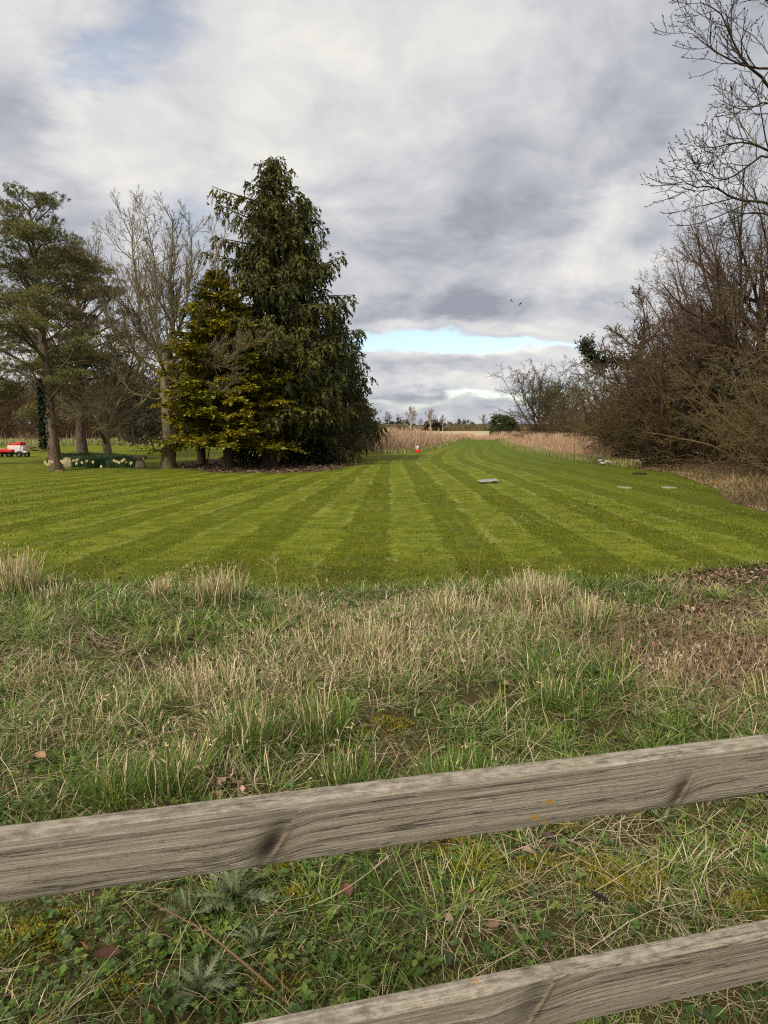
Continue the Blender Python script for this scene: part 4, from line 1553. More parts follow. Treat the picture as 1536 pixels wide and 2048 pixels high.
b_ = G(112, 942)
pine1 = pine('pine_tree', 811, b_, 10.1, 1.0, -.35, 52, S(90, 98, 54), S(132, 128, 74), 2.6,
             prof_of([(.2, 2.3), (.35, 2.6), (.55, 2.3), (.7, 2.0), (.85, 1.4), (.95, .9), (1, .4)]), 1.0, .24, 1.0)
tag(pine1, 'tall pine at far left with ivy on its reddish trunk and rounded needle clumps', 'tree')
b_ = G(167, 917)
pine2 = pine('pine_tree', 812, b_, 10.6, 1.0, -.1, 50, S(106, 102, 56), S(144, 130, 72), 2.9,
             prof_of([(.25, 2.2), (.45, 2.9), (.65, 2.6), (.85, 2.0), (1, .8)]), 1.0, .29, 1.1)
tag(pine2, 'broad olive-brown pine with dark thick trunk behind the tall pine', 'tree')
b_ = np.array((W(-40, 930, 31)[0], 31.0, 0))
pine3 = pine('pine_tree', 813, b_, 8.9, 1.0, .3, 44, S(94, 98, 54), S(132, 126, 72), 2.0,
             prof_of([(.2, 2.4), (.4, 2.6), (.65, 2.3), (.85, 1.7), (1, .6)]), 0.9, .22)
tag(pine3, 'pine cut off by the left edge, its boughs reaching into view', 'tree')


# ------------------------------------------------------------------ evergreen shrubs, ivy
def leafy_mound(name, seed, base, rx, ry, H, n, leaf, c1, c2, stems=8, gloss=False, z0=.05, hollow=.35):
    r = np.random.default_rng(seed)
    root = empty(name, base)
    bs = Bag()
    a = r.random(stems) * 2 * PI
    P = np.stack([np.cos(a) * rx * .25, np.sin(a) * ry * .25, np.full(stems, -.03)], -1)
    D = np.stack([np.cos(a) * .6 * rx / H, np.sin(a) * .6 * ry / H, np.ones(stems)], -1)
    pts = grow(P, D, np.full(stems, H * .85), 6, .1, 0, (0, 0, 1), r)
    tubes(bs, pts, taper(np.full(stems, .03), 6, .3), 5, np.array(S(74, 62, 48)), r)
    obj('stem', bs.build('stem', M_TWIG, True), root)
    # leaves gathered in clumps over a lumpy dome
    nc = max(12, n // 42)
    u = r.random(nc) * 2 * PI
    v = np.arccos(1 - r.random(nc) * 1.0)
    q = hollow + (1 - hollow) * r.random(nc) ** .5
    q *= .75 + .5 * vnoise(u * 1.3, v * 1.3, 1.0, seed, 2)
    cen = np.stack([np.sin(v) * np.cos(u) * rx * q, np.sin(v) * np.sin(u) * ry * q, z0 + np.cos(v) * (H - z0) * q], -1)
    m = n // nc
    cr = .16 * min(rx, H) + .06
    P = np.repeat(cen, m, 0) + r.normal(0, cr * .55, (nc * m, 3))
    P[:, 2] = np.maximum(P[:, 2], .02)
    D = nrm(P * np.array([1 / rx, 1 / ry, .6 / H]) + r.normal(0, .6, P.shape))
    bt = np.repeat(r.random((nc, 1)), m, 0)
    c = np.array(c1) * (1 - bt) + np.array(c2) * bt
    fol = Bag()
    Lf = r.uniform(.7, 1.3, len(P)) * leaf
    diamonds(fol, P, D, Lf, Lf * .55, c, r, .25, .15)
    obj('crown', fol.build('crown', M_LEAF if gloss else M_NEEDLE), root)
    return root


o = leafy_mound('holly_bush', 901, G(498, 931), 1.0, .9, 2.3, 5200, .12, S(26, 36, 20), S(44, 54, 30), gloss=True)
tag(o, 'dark glossy evergreen bush under the golden conifer, left of the cypress trunks', 'bush')
o = leafy_mound('holly_bush', 902, G(618, 932) + np.array((0, .6, 0)), 1.05, .8, 2.1, 5200, .12, S(26, 36, 20), S(48, 56, 30), gloss=True)
tag(o, 'dark evergreen bush right of the cypress trunks, touching the bare ground', 'bush')
o = leafy_mound('yew_bush', 903, G(712, 905) + np.array((.2, 2, 0)), 1.3, 1.2, 3.6, 5000, .16, S(68, 76, 28), S(92, 96, 36), z0=1.0)
tag(o, 'yellowish green bush at the right foot of the left-hand clump', 'bush')
p_ = np.array((W(330, 900, 50)[0], 50.0, 0))
o = leafy_mound('yew_bush', 904, p_, 3.2, 2.0, 5.2, 6500, .2, S(36, 42, 24), S(56, 60, 34), z0=.8)
tag(o, 'dark green evergreen behind the pale trunk of the large bare tree', 'bush')
o = leafy_mound('evergreen_shrub', 905, (W(402, 920, 31.8)[0], 31.6, 0), .95, .9, 3.9, 4200, .17, S(46, 54, 24), S(78, 82, 30), z0=1.9, stems=1)
tag(o, 'dark evergreen with bare lower trunk left of the golden conifer', 'tree')
V_ = G(403, 931)
tpk = np.array([(0, 0, -.05), (.0, 0, .8), (-.02, 0, 1.6), (.03, 0, 2.6), (.0, 0, 3.4)])
obj('trunk', trunk_mesh(tpk, [.2, .17, .16, .13, .07], M_BARK_DARK, 12, 31, .7), o)
o.location = (V_[0], V_[1], 0)
p_ = np.array((W(1008, 868, 118)[0], 118.0, 0))
o = leafy_mound('evergreen_shrub', 906, p_, 2.2, 2.2, 3.7, 4500, .36, S(52, 64, 34), S(78, 86, 46), z0=.2, hollow=.6)
tag(o, 'dome-shaped green evergreen left of the lone thorn tree', 'bush')
o = leafy_mound('holly_bush', 907, (13.0, 21.6, 0), 1.1, 1.0, 2.1, 3200, .13, S(32, 46, 28), S(52, 64, 40), gloss=True)
tag(o, 'dark green bush low in the hedge at the right edge', 'bush')
o = leafy_mound('holly_bush', 908, (11.9, 29.3, 0), 1.4, 1.0, 1.7, 2600, .13, S(34, 40, 24), S(54, 56, 32), gloss=True)
tag(o, 'dark leafy undergrowth at the hedge foot above the white rubble', 'bush')


def twiggy_shrub():
    s = thicket('twiggy_shrub', 915, 2.0, 1.4, 26, np.array(S(104, 88, 66)),
                [(9, .1, 1, 45, 16, .4, .14, -.02, 4, 3), (7, .1, 1, 45, 16, .5, .15, -.02, 3, 3)], 0.008)
    s.location = tuple(G(665, 926) + np.array((0, .8, 0)))
    tag(s, 'low bare twiggy shrub at right foot of the dark cypresses', 'bush')


twiggy_shrub()


def ivy_tree():
    """hedge tree with an ivy-clad limb crooked out towards the track"""
    r = np.random.default_rng(930)
    Y = 46.0
    base = np.array((W(1275, 860, Y)[0], Y, 0.0))
    root = empty('ivy_tree', base)
    tag(root, 'hedge tree with crooked ivy-clad limb leaning out towards the mown track', 'tree')

    def L(x, y, d=0):
        return W(x, y, Y + d) - base
    tr = np.array([(0, 0, -.05), L(1278, 820), L(1282, 770), L(1275, 735), L(1285, 690), L(1290, 640)])
    obj('trunk', trunk_mesh(tr, [.3, .27, .24, .2, .13, .05], M_BARK_DARK, 10, 93), root)
    limbs = [([tr[3], L(1245, 722), L(1215, 725), L(1190, 722), L(1176, 705), L(1172, 685)], .15),
             ([tr[4], L(1262, 690), L(1240, 670), L(1222, 660)], .08), ([tr[4], L(1310, 670, 1), L(1330, 640, 1)], .08),
             ([tr[3], L(1300, 720, -1), L(1330, 700, -1.5)], .08), ([tr[5], L(1285, 610), L(1275, 580)], .05)]
    P = np.array([poly(p, 8) for p, _ in limbs])
    Rd = np.concatenate([taper([q], 8, .3) for _, q in limbs])
    limb_parts(root, P, Rd, 6, M_BARK_DARK)
    bg = Bag()
    twigs(bg, P, Rd, [(14, .3, 1, 50, 18, .48, .1, .06, 5, 3), (8, .1, 1, 42, 14, .42, .12, .03, 3, 3), (6, .1, 1, 42, 14, .5, .12, 0, 2, 3)], r, TW_BROWN, .013)
    obj('crown', bg.build('crown', M_TWIG), root)
    iv = Bag()
    for pl, n, sp in ((P[0], 1500, .24), (tr, 1500, .28)):
        t = r.random(n) * (len(pl) - 1.001)
        i = t.astype(int)
        f = (t - i)[:, None]
        p = pl[i] * (1 - f) + pl[i + 1] * f
        p = p[p[:, 2] > 1.5]
        p = p + r.normal(0, sp, p.shape)
        diamonds(iv, p, r.normal(0, 1, p.shape) + np.array([0, 0, -.4]), r.uniform(.12, .24, len(p)), .14, np.array(S(44, 56, 32)), r, .25)
    obj('ivy', iv.build('ivy', M_LEAF), root)


ivy_tree()


def trunk_ivy():
    r = np.random.default_rng(940)
    iv = Bag()
    n = 1300
    z = r.uniform(.9, 3.4, n) ** 1.0
    a = r.normal(PI * 1.05, .55, n)
    p = np.stack([np.cos(a) * (.34 - .02 * z) - .05 - .02 * z, np.sin(a) * (.34 - .02 * z), z], -1) + r.normal(0, .05, (n, 3))
    diamonds(iv, p, r.normal(0, 1, p.shape) + np.array([-.4, 0, -.5]), r.uniform(.08, .16, n), .1, np.array(S(40, 48, 28)), r, .25)
    obj('ivy', iv.build('ivy', M_LEAF), pine1)


trunk_ivy()


# ------------------------------------------------------------------ reeds, verges, far hedge
def in_poly_points(poly, n, r, wfun=None):
    p = np.array(poly)
    x0, y0 = p.min(0)
    x1, y1 = p.max(0)
    out = []
    got = 0
    while got < n:
        x = r.uniform(x0, x1, n * 3)
        y = r.uniform(y0, y1, n * 3)
        k = inside(poly, x, y)
        if wfun is not None:
            k &= r.random(n * 3) < wfun(x, y)
        q = np.stack([x[k], y[k]], -1)
        out.append(q)
        got += len(q)
    return np.concatenate(out)[:n]


def blades(bag, xy, z, hgt, width, c0, c1, r, lean=.22, k=4, droop=-.06, wander=.06, cv=.15):
    n = len(xy)
    a = r.random(n) * 2 * PI
    D = np.stack([np.cos(a) * lean * r.random(n), np.sin(a) * lean * r.random(n), np.ones(n)], -1)
    pts = grow(np.column_stack([xy, z * np.ones(n)]), D, hgt, k, wander, droop, (0, 0, 1), r)
    sa = r.normal(0, .6, n)
    side = np.stack([np.cos(sa), np.sin(sa), np.zeros(n)], -1)
    ribbons(bag, pts, width, c0, r, c1, cv, None, side)
    return pts


def reeds():
    r = np.random.default_rng(1001)
    g = [tuple(G(x, y)[:2]) for x, y in ((690, 911), (770, 908), (830, 904), (870, 896), (905, 884.5), (938, 879))]
    left = g + [(15, 118), (-70, 118), (-70, 70), (-22, 72), (-13, 66), (-8, 58), (-4.2, 47)]
    bag = Bag()
    n = 44000
    xy = in_poly_points(left, n, r, lambda x, y: np.clip((52 / y) ** 2.5, .05, 1) * np.where(x < -9, .35, 1))
    w = 0.008 + .00042 * xy[:, 1]
    pal = np.array([S(192, 158, 128), S(178, 142, 112), S(204, 174, 142), S(162, 128, 102), S(210, 184, 152)])
    c = pal[r.integers(0, len(pal), n)]
    h = r.uniform(.95, 1.7, n) * np.clip(.7 + .55 * vnoise(xy[:, 0], xy[:, 1], .5, 71, 3), .75, 1.1)
    h = h * np.clip(1.25 - .012 * np.maximum(xy[:, 1] - 45, 0), .8, 1) * np.where(r.random(n) < .2, .6, 1) * np.where((xy[:, 1] > 66) & (xy[:, 0] > 3), .6, 1)
    pts = blades(bag, xy, 0, h, w, c * .85, c, r, .5, 3, -.08, .12)
    # feathery heads
    m = r.random(n) < .22
    diamonds(bag, pts[m, -1] - np.array([0, 0, .1]), pts[m, -1] - pts[m, -2], r.uniform(.15, .3, m.sum()), w[m] * 1.8, c[m] * 1.02, r, .15)
    o = obj('reed_bed', bag.build('reed_bed', M_STRAW))
    tag(o, 'pinkish tan reed bed standing left of the mown track', 'reeds', kind='stuff')
    right = [tuple(G(x, y)[:2]) for x, y in ((996, 879), (1022, 892), (1060, 901), (1100, 910), (1150, 918), (1195, 924))] + [(11.2, 35), (13, 44), (18, 60), (40, 100), (40, 118), (15, 118)]
    bag = Bag()
    n = 24000
    xy = in_poly_points(right, n, r, lambda x, y: np.clip((45 / y) ** 2.3, .05, 1))
    w = 0.008 + .00040 * xy[:, 1]
    c = pal[r.integers(0, len(pal), n)] * np.array([.97, .98, .95])
    gx = np.interp(xy[:, 1], [33, 43, 62, 94], [G(1195, 924)[0], G(1100, 910)[0], G(1022, 892)[0], G(996, 879)[0]])
    edge = np.clip((xy[:, 0] - gx) / 2.0, .3, 1)
    h = r.uniform(.8, 1.35, n) * edge
    blades(bag, xy, 0, h, w, c * .85, c, r, .5, 3, -.08, .12)
    o = obj('reed_bed', bag.build('reed_bed', M_STRAW))
    tag(o, 'tan reed bed standing right of the mown track', 'reeds', kind='stuff')
    bag = Bag()
    n = 5000
    xy = in_poly_points([(4, 99), (16, 98.5), (30, 102), (30, 116), (2, 116)], n, r)
    c = pal[r.integers(0, len(pal), n)]
    blades(bag, xy, 0, r.uniform(.25, .6, n), .05, c * .9, c, r, .6, 3, -.08, .12)
    o = obj('reed_bed', bag.build('reed_bed', M_STRAW))
    tag(o, 'low tan reed stubble across the far end of the mown track', 'reeds', kind='stuff')
    # green fringe where lawn meets reeds
    bag = Bag()
    lines = [g, [tuple(G(x, y)[:2]) for x, y in ((1000, 881), (1022, 893), (1060, 902), (1100, 911), (1150, 919), (1200, 926), (1270, 936))]]
    for ln in lines:
        ln = np.array(ln)
        n = 4200
        t = r.random(n) * (len(ln) - 1.001)
        i = t.astype(int)
        f = (t - i)[:, None]
        xy = ln[i] * (1 - f) + ln[i + 1] * f + r.normal(0, .28, (n, 2))
        mix = r.random((n, 1))
        c = np.array(S(96, 112, 40)) * mix + np.array(S(178, 164, 112)) * (1 - mix)
        blades(bag, xy, 0, r.uniform(.12, .4, n), .012 + .0004 * xy[:, 1], c, c * 1.1, r, .5)
    o = obj('grass_fringe', bag.build('grass_fringe', M_BLADE))
    tag(o, 'uncut grass fringe along the foot of the reeds', 'grass', kind='stuff')


reeds()


def rough_strip():
    """tussocky pale green strip behind the left trees"""
    r = np.random.default_rng(1010)
    polyg = [(-60, 61.5), (-22, 65.5), (-13, 62.5), (-8, 54), (-7, 60), (-12, 70), (-22, 76), (-60, 74)]
    bag = Bag()
    n = 15000
    xy = in_poly_points(polyg, n, r)
    mix = np.clip(vnoise(xy[:, 0], xy[:, 1], .6, 15, 3) * 1.6 - .3 + r.normal(0, .15, n), 0, 1)[:, None]
    c = np.array(S(104, 116, 56)) * (1 - mix) + np.array(S(172, 164, 110)) * mix
    blades(bag, xy, 0, r.uniform(.3, .75, n), r.uniform(.04, .08, n), c, c * 1.1, r, .6)
    o = obj('rough_grass', bag.build('rough_grass', M_BLADE))
    tag(o, 'pale tussocky grass strip behind the left-hand trees', 'grass', kind='stuff')
    # right-hand verge between lawn and hedge: straw-coloured dead grass
    edge = [tuple(G(x, y)[:2]) for x, y in ((1200, 925), (1270, 935), (1345, 947), (1436, 979), (1450, 1002), (1520, 1022))]
    polyg = edge + [(8.6, 12), (12, 12), (13.2, 20), (12.8, 30), (12, 36)]
    bag = Bag()
    n = 24000
    xy = in_poly_points(polyg, n, r, lambda x, y: np.clip((16 / y) ** 1.2, .1, 1) * (0.25 + vnoise(x, y, .7, 16, 3)))
    mix = np.clip(vnoise(xy[:, 0], xy[:, 1], 1.2, 17, 3) * 2 - .45 + r.normal(0, .2, n), 0, 1)[:, None]
    c = np.array(S(112, 88, 64)) * (1 - mix) + np.array(S(176, 152, 108)) * mix
    gm = (r.random(n) < .14)[:, None]
    c = np.where(gm, np.array(S(92, 104, 48)), c)
    ev = np.array(edge)[::-1]
    dist = xy[:, 0] - np.interp(xy[:, 1], ev[:, 1], ev[:, 0]) + .5 * (vnoise(xy[:, 0], xy[:, 1], 1.0, 18, 2) - .5)
    keep = ~((np.abs(xy[:, 0] - G(1234, 931)[0]) < 1.0) & (np.abs(xy[:, 1] - G(1234, 931)[1]) < .9))
    xy, c, dist = xy[keep], c[keep], dist[keep]
    n = len(xy)
    blades(bag, xy, 0, r.uniform(.15, .5, n) * np.clip(dist / 1.2, .25, 1), .006 + .0007 * xy[:, 1], c * .9, c * 1.1, r, .9, 3, -.25, .14, .2)
    o = obj('dead_grass', bag.build('dead_grass', M_STRAW))
    tag(o, 'straw-coloured dead grass verge between lawn and right-hand hedge', 'grass', kind='stuff')
    # brambles at the hedge foot
    bag = Bag()
    polyg = [(9.6, 14), (10.2, 19), (11.0, 24), (10.8, 30), (11.2, 35), (13.5, 35), (13.5, 14)]
    n = 1800
    xy = in_poly_points(polyg, n, r)
    a = r.random(n) * 2 * PI
    D = np.stack([np.cos(a) * .7, np.sin(a) * .7, np.ones(n)], -1)
    pts = grow(np.column_stack([xy, np.zeros(n)]), D, r.uniform(.6, 1.8, n), 6, .18, -.30, (0, 0, 1), r)
    pts[:, :, 2] = np.maximum(pts[:, :, 2], .02)
    cb = np.where(r.random((n, 1)) < .5, np.array(S(112, 84, 70)), np.array(S(128, 104, 82)))
    tubes(bag, pts, taper(r.uniform(.006, .011, n), 6, .5), 3, cb, r, .2)
    q = pts[:, 2:].reshape(-1, 3)
    q = q[r.random(len(q)) < .6]
    diamonds(bag, q + r.normal(0, .06, q.shape), r.normal(0, 1, q.shape), .07, .05, np.array(S(96, 76, 54)), r, .3)
    o = obj('bramble_tangle', bag.build('bramble_tangle', M_TWIG))
    tag(o, 'brown bramble tangle at the foot of the right-hand hedge', 'brambles', kind='stuff')


rough_strip()


def far_hedge():
    r = np.random.default_rng(1020)
    root = empty('far_hedge', (0, 332, 0))
    tag(root, 'long dark clipped hedge across the far side of the pale field', 'hedge')
    xs = np.arange(-260, 330, 1.2)
    n = len(xs)
    sec = [(-1.2, 0), (-1.3, 1.4), (-.9, 1.0), (0, 1.06), (.9, 1.0), (1.3, .6), (1.2, 0)]
    hh = 2.7 + .9 * vnoise(xs, xs * 0, .05, 81, 3) + .35 * r.normal(0, 1, n) * .4
    V = []
    for j, (dy, f) in enumerate(((-1.2, 0), (-1.4, .5), (-1.0, .92), (0, 1.), (1.0, .9), (1.3, 0))):
        V.append(np.stack([xs, dy + r.normal(0, .15, n), hh * f + r.normal(0, .1, n) * (f > 0)], -1))
    V = np.stack(V, 1)
    k = 6
    i = (np.arange(n - 1) * k)[:, None]
    j = np.arange(k - 1)[None, :]
    F = np.stack([i + j, i + k + j, i + k + j + 1, i + j + 1], -1).reshape(-1, 4)
    mid = np.array(S(70, 62, 48))
    obj('hedge_mass', mesh('hedge_mass', V.reshape(-1, 3), F, M_TWIG, np.tile(mid, (n * k, 1)) * (1 + r.normal(0, .12, (n * k, 1)))), root)
    bag = Bag()
    m = 9000
    x = r.uniform(-130, 200, m)
    hz = np.interp(x, xs, hh)
    P = np.stack([x, r.uniform(-1.4, .6, m), hz * r.uniform(.2, 1.02, m)], -1)
    diamonds(bag, P, r.normal(0, .5, (m, 3)) + np.array([0, -.3, .8]), r.uniform(.3, .8, m), .14, np.array(S(84, 72, 54)), r, .3)
    obj('twig_cover', bag.build('twig_cover', M_TWIG), root)


far_hedge()

# small far trees beyond the hedge
birch = auto_bare_tree('far_tree', 1031, 11.0, 0.2, 0.15, 14, 38, mat_bark('pale_birch_bark', S(150, 140, 126), S(206, 198, 186), None, 2), np.array(S(138, 112, 104)),
                       [(9, .1, 1, 38, 12, .4, .12, .05, 5, 3), (9, .1, 1, 42, 12, .42, .14, 0, 4, 3), (3, .1, 1, 42, 12, .5, .14, 0, 2, 3)], .019, tfrac=.82, l1=.55, low=1.2)
fl = [(822, 806, 300, 1.0, 'tallest pale-stemmed birch beyond the far hedge'), (861, 812, 305, .9, 'second birch beyond the far hedge, right of the tallest'),
      (886, 826, 318, .66, 'smaller bare tree beyond the far hedge, right of two birches'), (775, 818, 340, .78, 'faint bare tree beyond the far hedge beside the dark clump'),
      (967, 824, 360, .8, 'thin faint bare tree alone beyond the far hedge, right of centre'), (842, 834, 322, .5, 'low bare tree between the two birches beyond the far hedge')]
for i, (x, yt, Y, s, lb) in enumerate(fl):
    top = W(x, yt, Y)
    sc_ = top[2] / 11.0
    if i == 0:
        o = birch
        o.location = (top[0], Y, 0)
        o.scale = (sc_ * 1.15, sc_ * 1.15, sc_)
    else:
        o = copy_tree(birch, (top[0], Y, 0), i * 2.0, (sc_ * 1.15, sc_ * 1.15, sc_), lb)
    tag(o, lb, 'tree')
for i, (x, yt, Y, rx, lb, c1, c2) in enumerate((
        (796, 839, 336, 9, 'dark clump of small conifers on the far skyline at left', S(44, 56, 44), S(58, 68, 52)),
        (868, 842, 326, 5, 'dark round bush in front of the far birches', S(40, 46, 36), S(56, 60, 44)),
        (925, 843, 342, 22, 'low brown bushes rising above the far hedge, centre', S(84, 76, 64), S(104, 92, 78)),
        (1010, 848, 345, 16, 'low brown bushes above the far hedge beside the domed evergreen', S(82, 76, 62), S(104, 94, 78)))):
    top = W(x, yt, Y)
    o = leafy_mound('far_bush', 1050 + i, (top[0], Y, 0), rx, 2.5, top[2] * 1.02, 2600, .75, c1, c2, z0=.3, hollow=.5)
    tag(o, lb, 'bush')


# ------------------------------------------------------------------ objects on and around the lawn
def traffic_cone():
    r = np.random.default_rng(1)
    p = G(835, 905.5) + np.array((0, -.1, .012))
    root = empty('traffic_cone', p, .3)
    tag(root, 'red and white traffic cone at the edge of the reeds', 'traffic cone')
    b = Bag()
    V, F = box_arrays(0, 0, .02, .38, .38, .04, .008)
    b.add(V, F, S(200, 60, 36))
    obj('base', b.build('base', M_PAINT), root)
    for nm, z0, z1, c in (('lower_band', .04, .22, S(220, 62, 36)), ('sleeve', .22, .46, S(226, 222, 214)), ('upper_band', .46, .70, S(222, 60, 34))):
        rr = lambda z: .145 - .155 * z / .75
        b = Bag()
        lathe(b, [(rr(z0), z0), (rr((z0 + z1) / 2), (z0 + z1) / 2), (rr(z1), z1)], 20, c)
        obj(nm, b.build(nm, M_PAINT, False), root)


traffic_cone()


def lawn_board():
    """tilted grey cover lying on the lawn"""
    r = np.random.default_rng(2)
    p = G(976, 968)
    root = empty('cover_board', p + np.array((0, 0, .02)), .12)
    tag(root, 'pale grey board lying tilted on the lawn right of centre', 'board')
    V, F = box_arrays(0, 0, 0, .56, .40, .022, .004)
    V = V @ np.array(Matrix.Rotation(math.radians(-4.5), 3, 'Y')).T @ np.array(Matrix.Rotation(math.radians(3.5), 3, 'X')).T
    V[:, 2] += .085
    b = Bag()
    b.add(V, F, S(158, 156, 150))
    obj('panel', b.build('panel', M_STONE), root)
    b = Bag()
    V, F = box_arrays(.16, -.12, .035, .12, .08, .055, .01)
    b.add(V, F, S(86, 74, 58))
    V, F = box_arrays(-.16, .12, .035, .12, .08, .055, .01)
    b.add(V, F, S(86, 74, 58))
    obj('packer', b.build('packer', M_STONE), root)


lawn_board()


def lump(bag, r, c, s, col, n=26):
    """irregular stone: deformed icosphere"""
    import bmesh
    bm = bmesh.new()
    bmesh.ops.create_icosphere(bm, subdivisions=2, radius=1)
    V = np.array([v.co[:] for v in bm.verts])
    F = np.array([[v.index for v in f.verts] for f in bm.faces])
    bm.free()
    ph = r.random(6) * 6
    d = 1 + .16 * np.sin(V[:, 0] * 2.6 + ph[0]) + .14 * np.sin(V[:, 1] * 3.1 + ph[1]) + .12 * np.sin(V[:, 2] * 2.4 + ph[2]) + .06 * r.normal(0, 1, len(V))
    V = V * d[:, None]
    V = np.clip(V, -.85, .85) * np.array(s)
    a = r.random() * 6
    ca, sa = math.cos(a), math.sin(a)
    V = V @ np.array([[ca, sa, 0], [-sa, ca, 0], [0, 0, 1]]) + np.array(c)
    bag.add(V, F, np.array(col) * r.uniform(.85, 1.1))


def stones():
    r = np.random.default_rng(3)
    for (x, y, lb) in ((1249, 977, 'thin pale flat stone set in the lawn, left of two'), (1340, 977, 'thin pale flat stone set in the lawn, right of two')):
        b = Bag()
        lump(b, r, (0, 0, .02), (.27, .17, .035), S(150, 142, 112))
        o = obj('flat_stone', b.build('flat_stone', M_STONE, True), None, G(x, y))
        tag(o, lb, 'stone', 'flat stones in the lawn')
    b = Bag()
    for i in range(7):
        lump(b, r, (r.normal(0, .09), r.normal(0, .09), .02), (.13, .12, .07), S(56, 44, 32))
    o = obj('molehill', b.build('molehill', M_STONE, True), None, G(1281, 950))
    tag(o, 'small dark molehill on the lawn below the white rubble', 'molehill')
    root = empty('rubble_heap', G(1234, 931))
    tag(root, 'low heap of whitish rubble at the lawn edge below the right hedge', 'rubble heap')
    for i in range(15):
        b = Bag()
        s = r.uniform(.07, .2)
        lump(b, r, (0, 0, 0), (s * 1.3, s, s * .6), np.array(S(212, 204, 194)) * r.uniform(.6, 1.05))
        xx = -.8 + 1.7 * i / 14
        obj('rubble_stone', b.build('rubble_stone', M_STONE, False), root, (xx + r.normal(0, .05), r.normal(0, .2), .08 + .08 * r.random() + (.05 if i in (2, 3, 13) else 0)))


stones()


def staddle(x, y, cap, label):
    r = np.random.default_rng(int(x))
    root = empty('staddle_stone', G(x, y) + np.array((0, 0, .02)), .2)
    tag(root, label, 'staddle stone', 'staddle stones by the daffodil bed')
    b = Bag()
    k = 1.0 if cap else 1.1
    lathe(b, [(.19 * k, -.03), (.185 * k, .1), (.15 * k, .28), (.115 * k, .36 if cap else .38), (.10 * k, .37 if cap else .40)], 24, S(158, 148, 118), True, (0, 0, 0), .012, r)
    obj('pillar', b.build('pillar', M_STONE, True), root)
    if cap:
        b = Bag()
        lathe(b, [(.20, .372), (.29, .40), (.285, .44), (.20, .50), (.06, .52)], 26, S(116, 106, 84), False, (0, 0, 0), .02, r)
        obj('cap', b.build('cap', M_STONE, True), root)


staddle(136, 936, False, 'capless pale staddle stone beside the tall pine trunk')
staddle(281, 937, True, 'mushroom-shaped staddle stone between daffodils and large bare tree')
r_ = np.random.default_rng(77)
b_ = Bag()
lump(b_, r_, (0, 0, .03), (.24, .1, .04), S(160, 150, 120))
tag(obj('fallen_slab', b_.build('fallen_slab', M_STONE, True), None, G(152, 935)), 'small pale slab lying right of the capless staddle stone', 'stone')
b_ = Bag()
lump(b_, r_, (0, 0, .03), (.2, .12, .05), S(150, 120, 84))
tag(obj('fallen_slab', b_.build('fallen_slab', M_STONE, True), None, G(119, 943)), 'small tan slab at the foot of the tall pine', 'stone')


def daffodils():
    r = np.random.default_rng(55)
    bed = [tuple(G(x, y)[:2]) for x, y in ((95, 930), (150, 936), (220, 937), (275, 936), (275, 926), (240, 921), (180, 918), (120, 920))]
    n = 7000
    xy = in_poly_points(bed, n, r)
    bag = Bag()
    c = np.where(r.random((n, 1)) < .6, np.array(S(50, 72, 38)), np.array(S(68, 92, 48)))
    blades(bag, xy, 0.02, r.uniform(.22, .42, n), .03, c, c * 1.1, r, .3)
    tag(obj('daffodil_leaves', bag.build('daffodil_leaves', M_LEAF)), 'bed of dark green daffodil leaves under the left-hand trees', 'daffodils', kind='stuff')
    # flowers
    spots = []
    for (x, y) in ((90, 924), (92, 928), (99, 923), (97, 929), (104, 924), (123, 922), (126, 925), (131, 921), (133, 917), (140, 922), (147, 921), (154, 920), (157, 918), (153, 927),
                   (164, 925), (173, 922), (186, 924), (203, 933), (228, 921), (233, 923), (238, 925), (244, 922), (248, 919), (252, 924), (287, 917), (262, 926)):
        spots.append((x, y))
    b0 = Bag()
    th = np.arange(6) * PI / 3
    P = np.zeros((6, 3))
    D = np.stack([np.cos(th), np.full(6, -.25), np.sin(th)], -1)
    diamonds(b0, P, D, .062, .045, S(240, 232, 190), r, .03, .1, np.tile(np.array([[0, -1., 0]]), (6, 1)))
    tubes(b0, np.array([[(0, 0.01, 0), (0, -.035, 0)]]), np.array([[.018, .026]]), 8, np.array(S(236, 190, 60)))
    me_f = b0.build('flower', M_LEAF)
    b0 = Bag()
    tubes(b0, np.array([[(0, .02, -.4), (0, .02, -.12), (0, .012, 0)]]), np.array([[.006, .005, .005]]), 4, np.array(S(84, 108, 56)))
    me_s = b0.build('stalk', M_LEAF)
    for i, (x, y) in enumerate(spots):
        # each flower stands ~0.4 m up on the bed
        s = (EYE - .42) / -(W(x, y, 1.0)[2] - EYE)
        p = W(x, y, s)
        o = empty('daffodil', p, r.normal(0, .5))
        tag(o, 'pale daffodil flower standing above the dark leaves of the bed', 'daffodil', 'daffodils in bloom under the trees')
        obj('flower', me_f, o)
        obj('stalk', me_s, o)


daffodils()


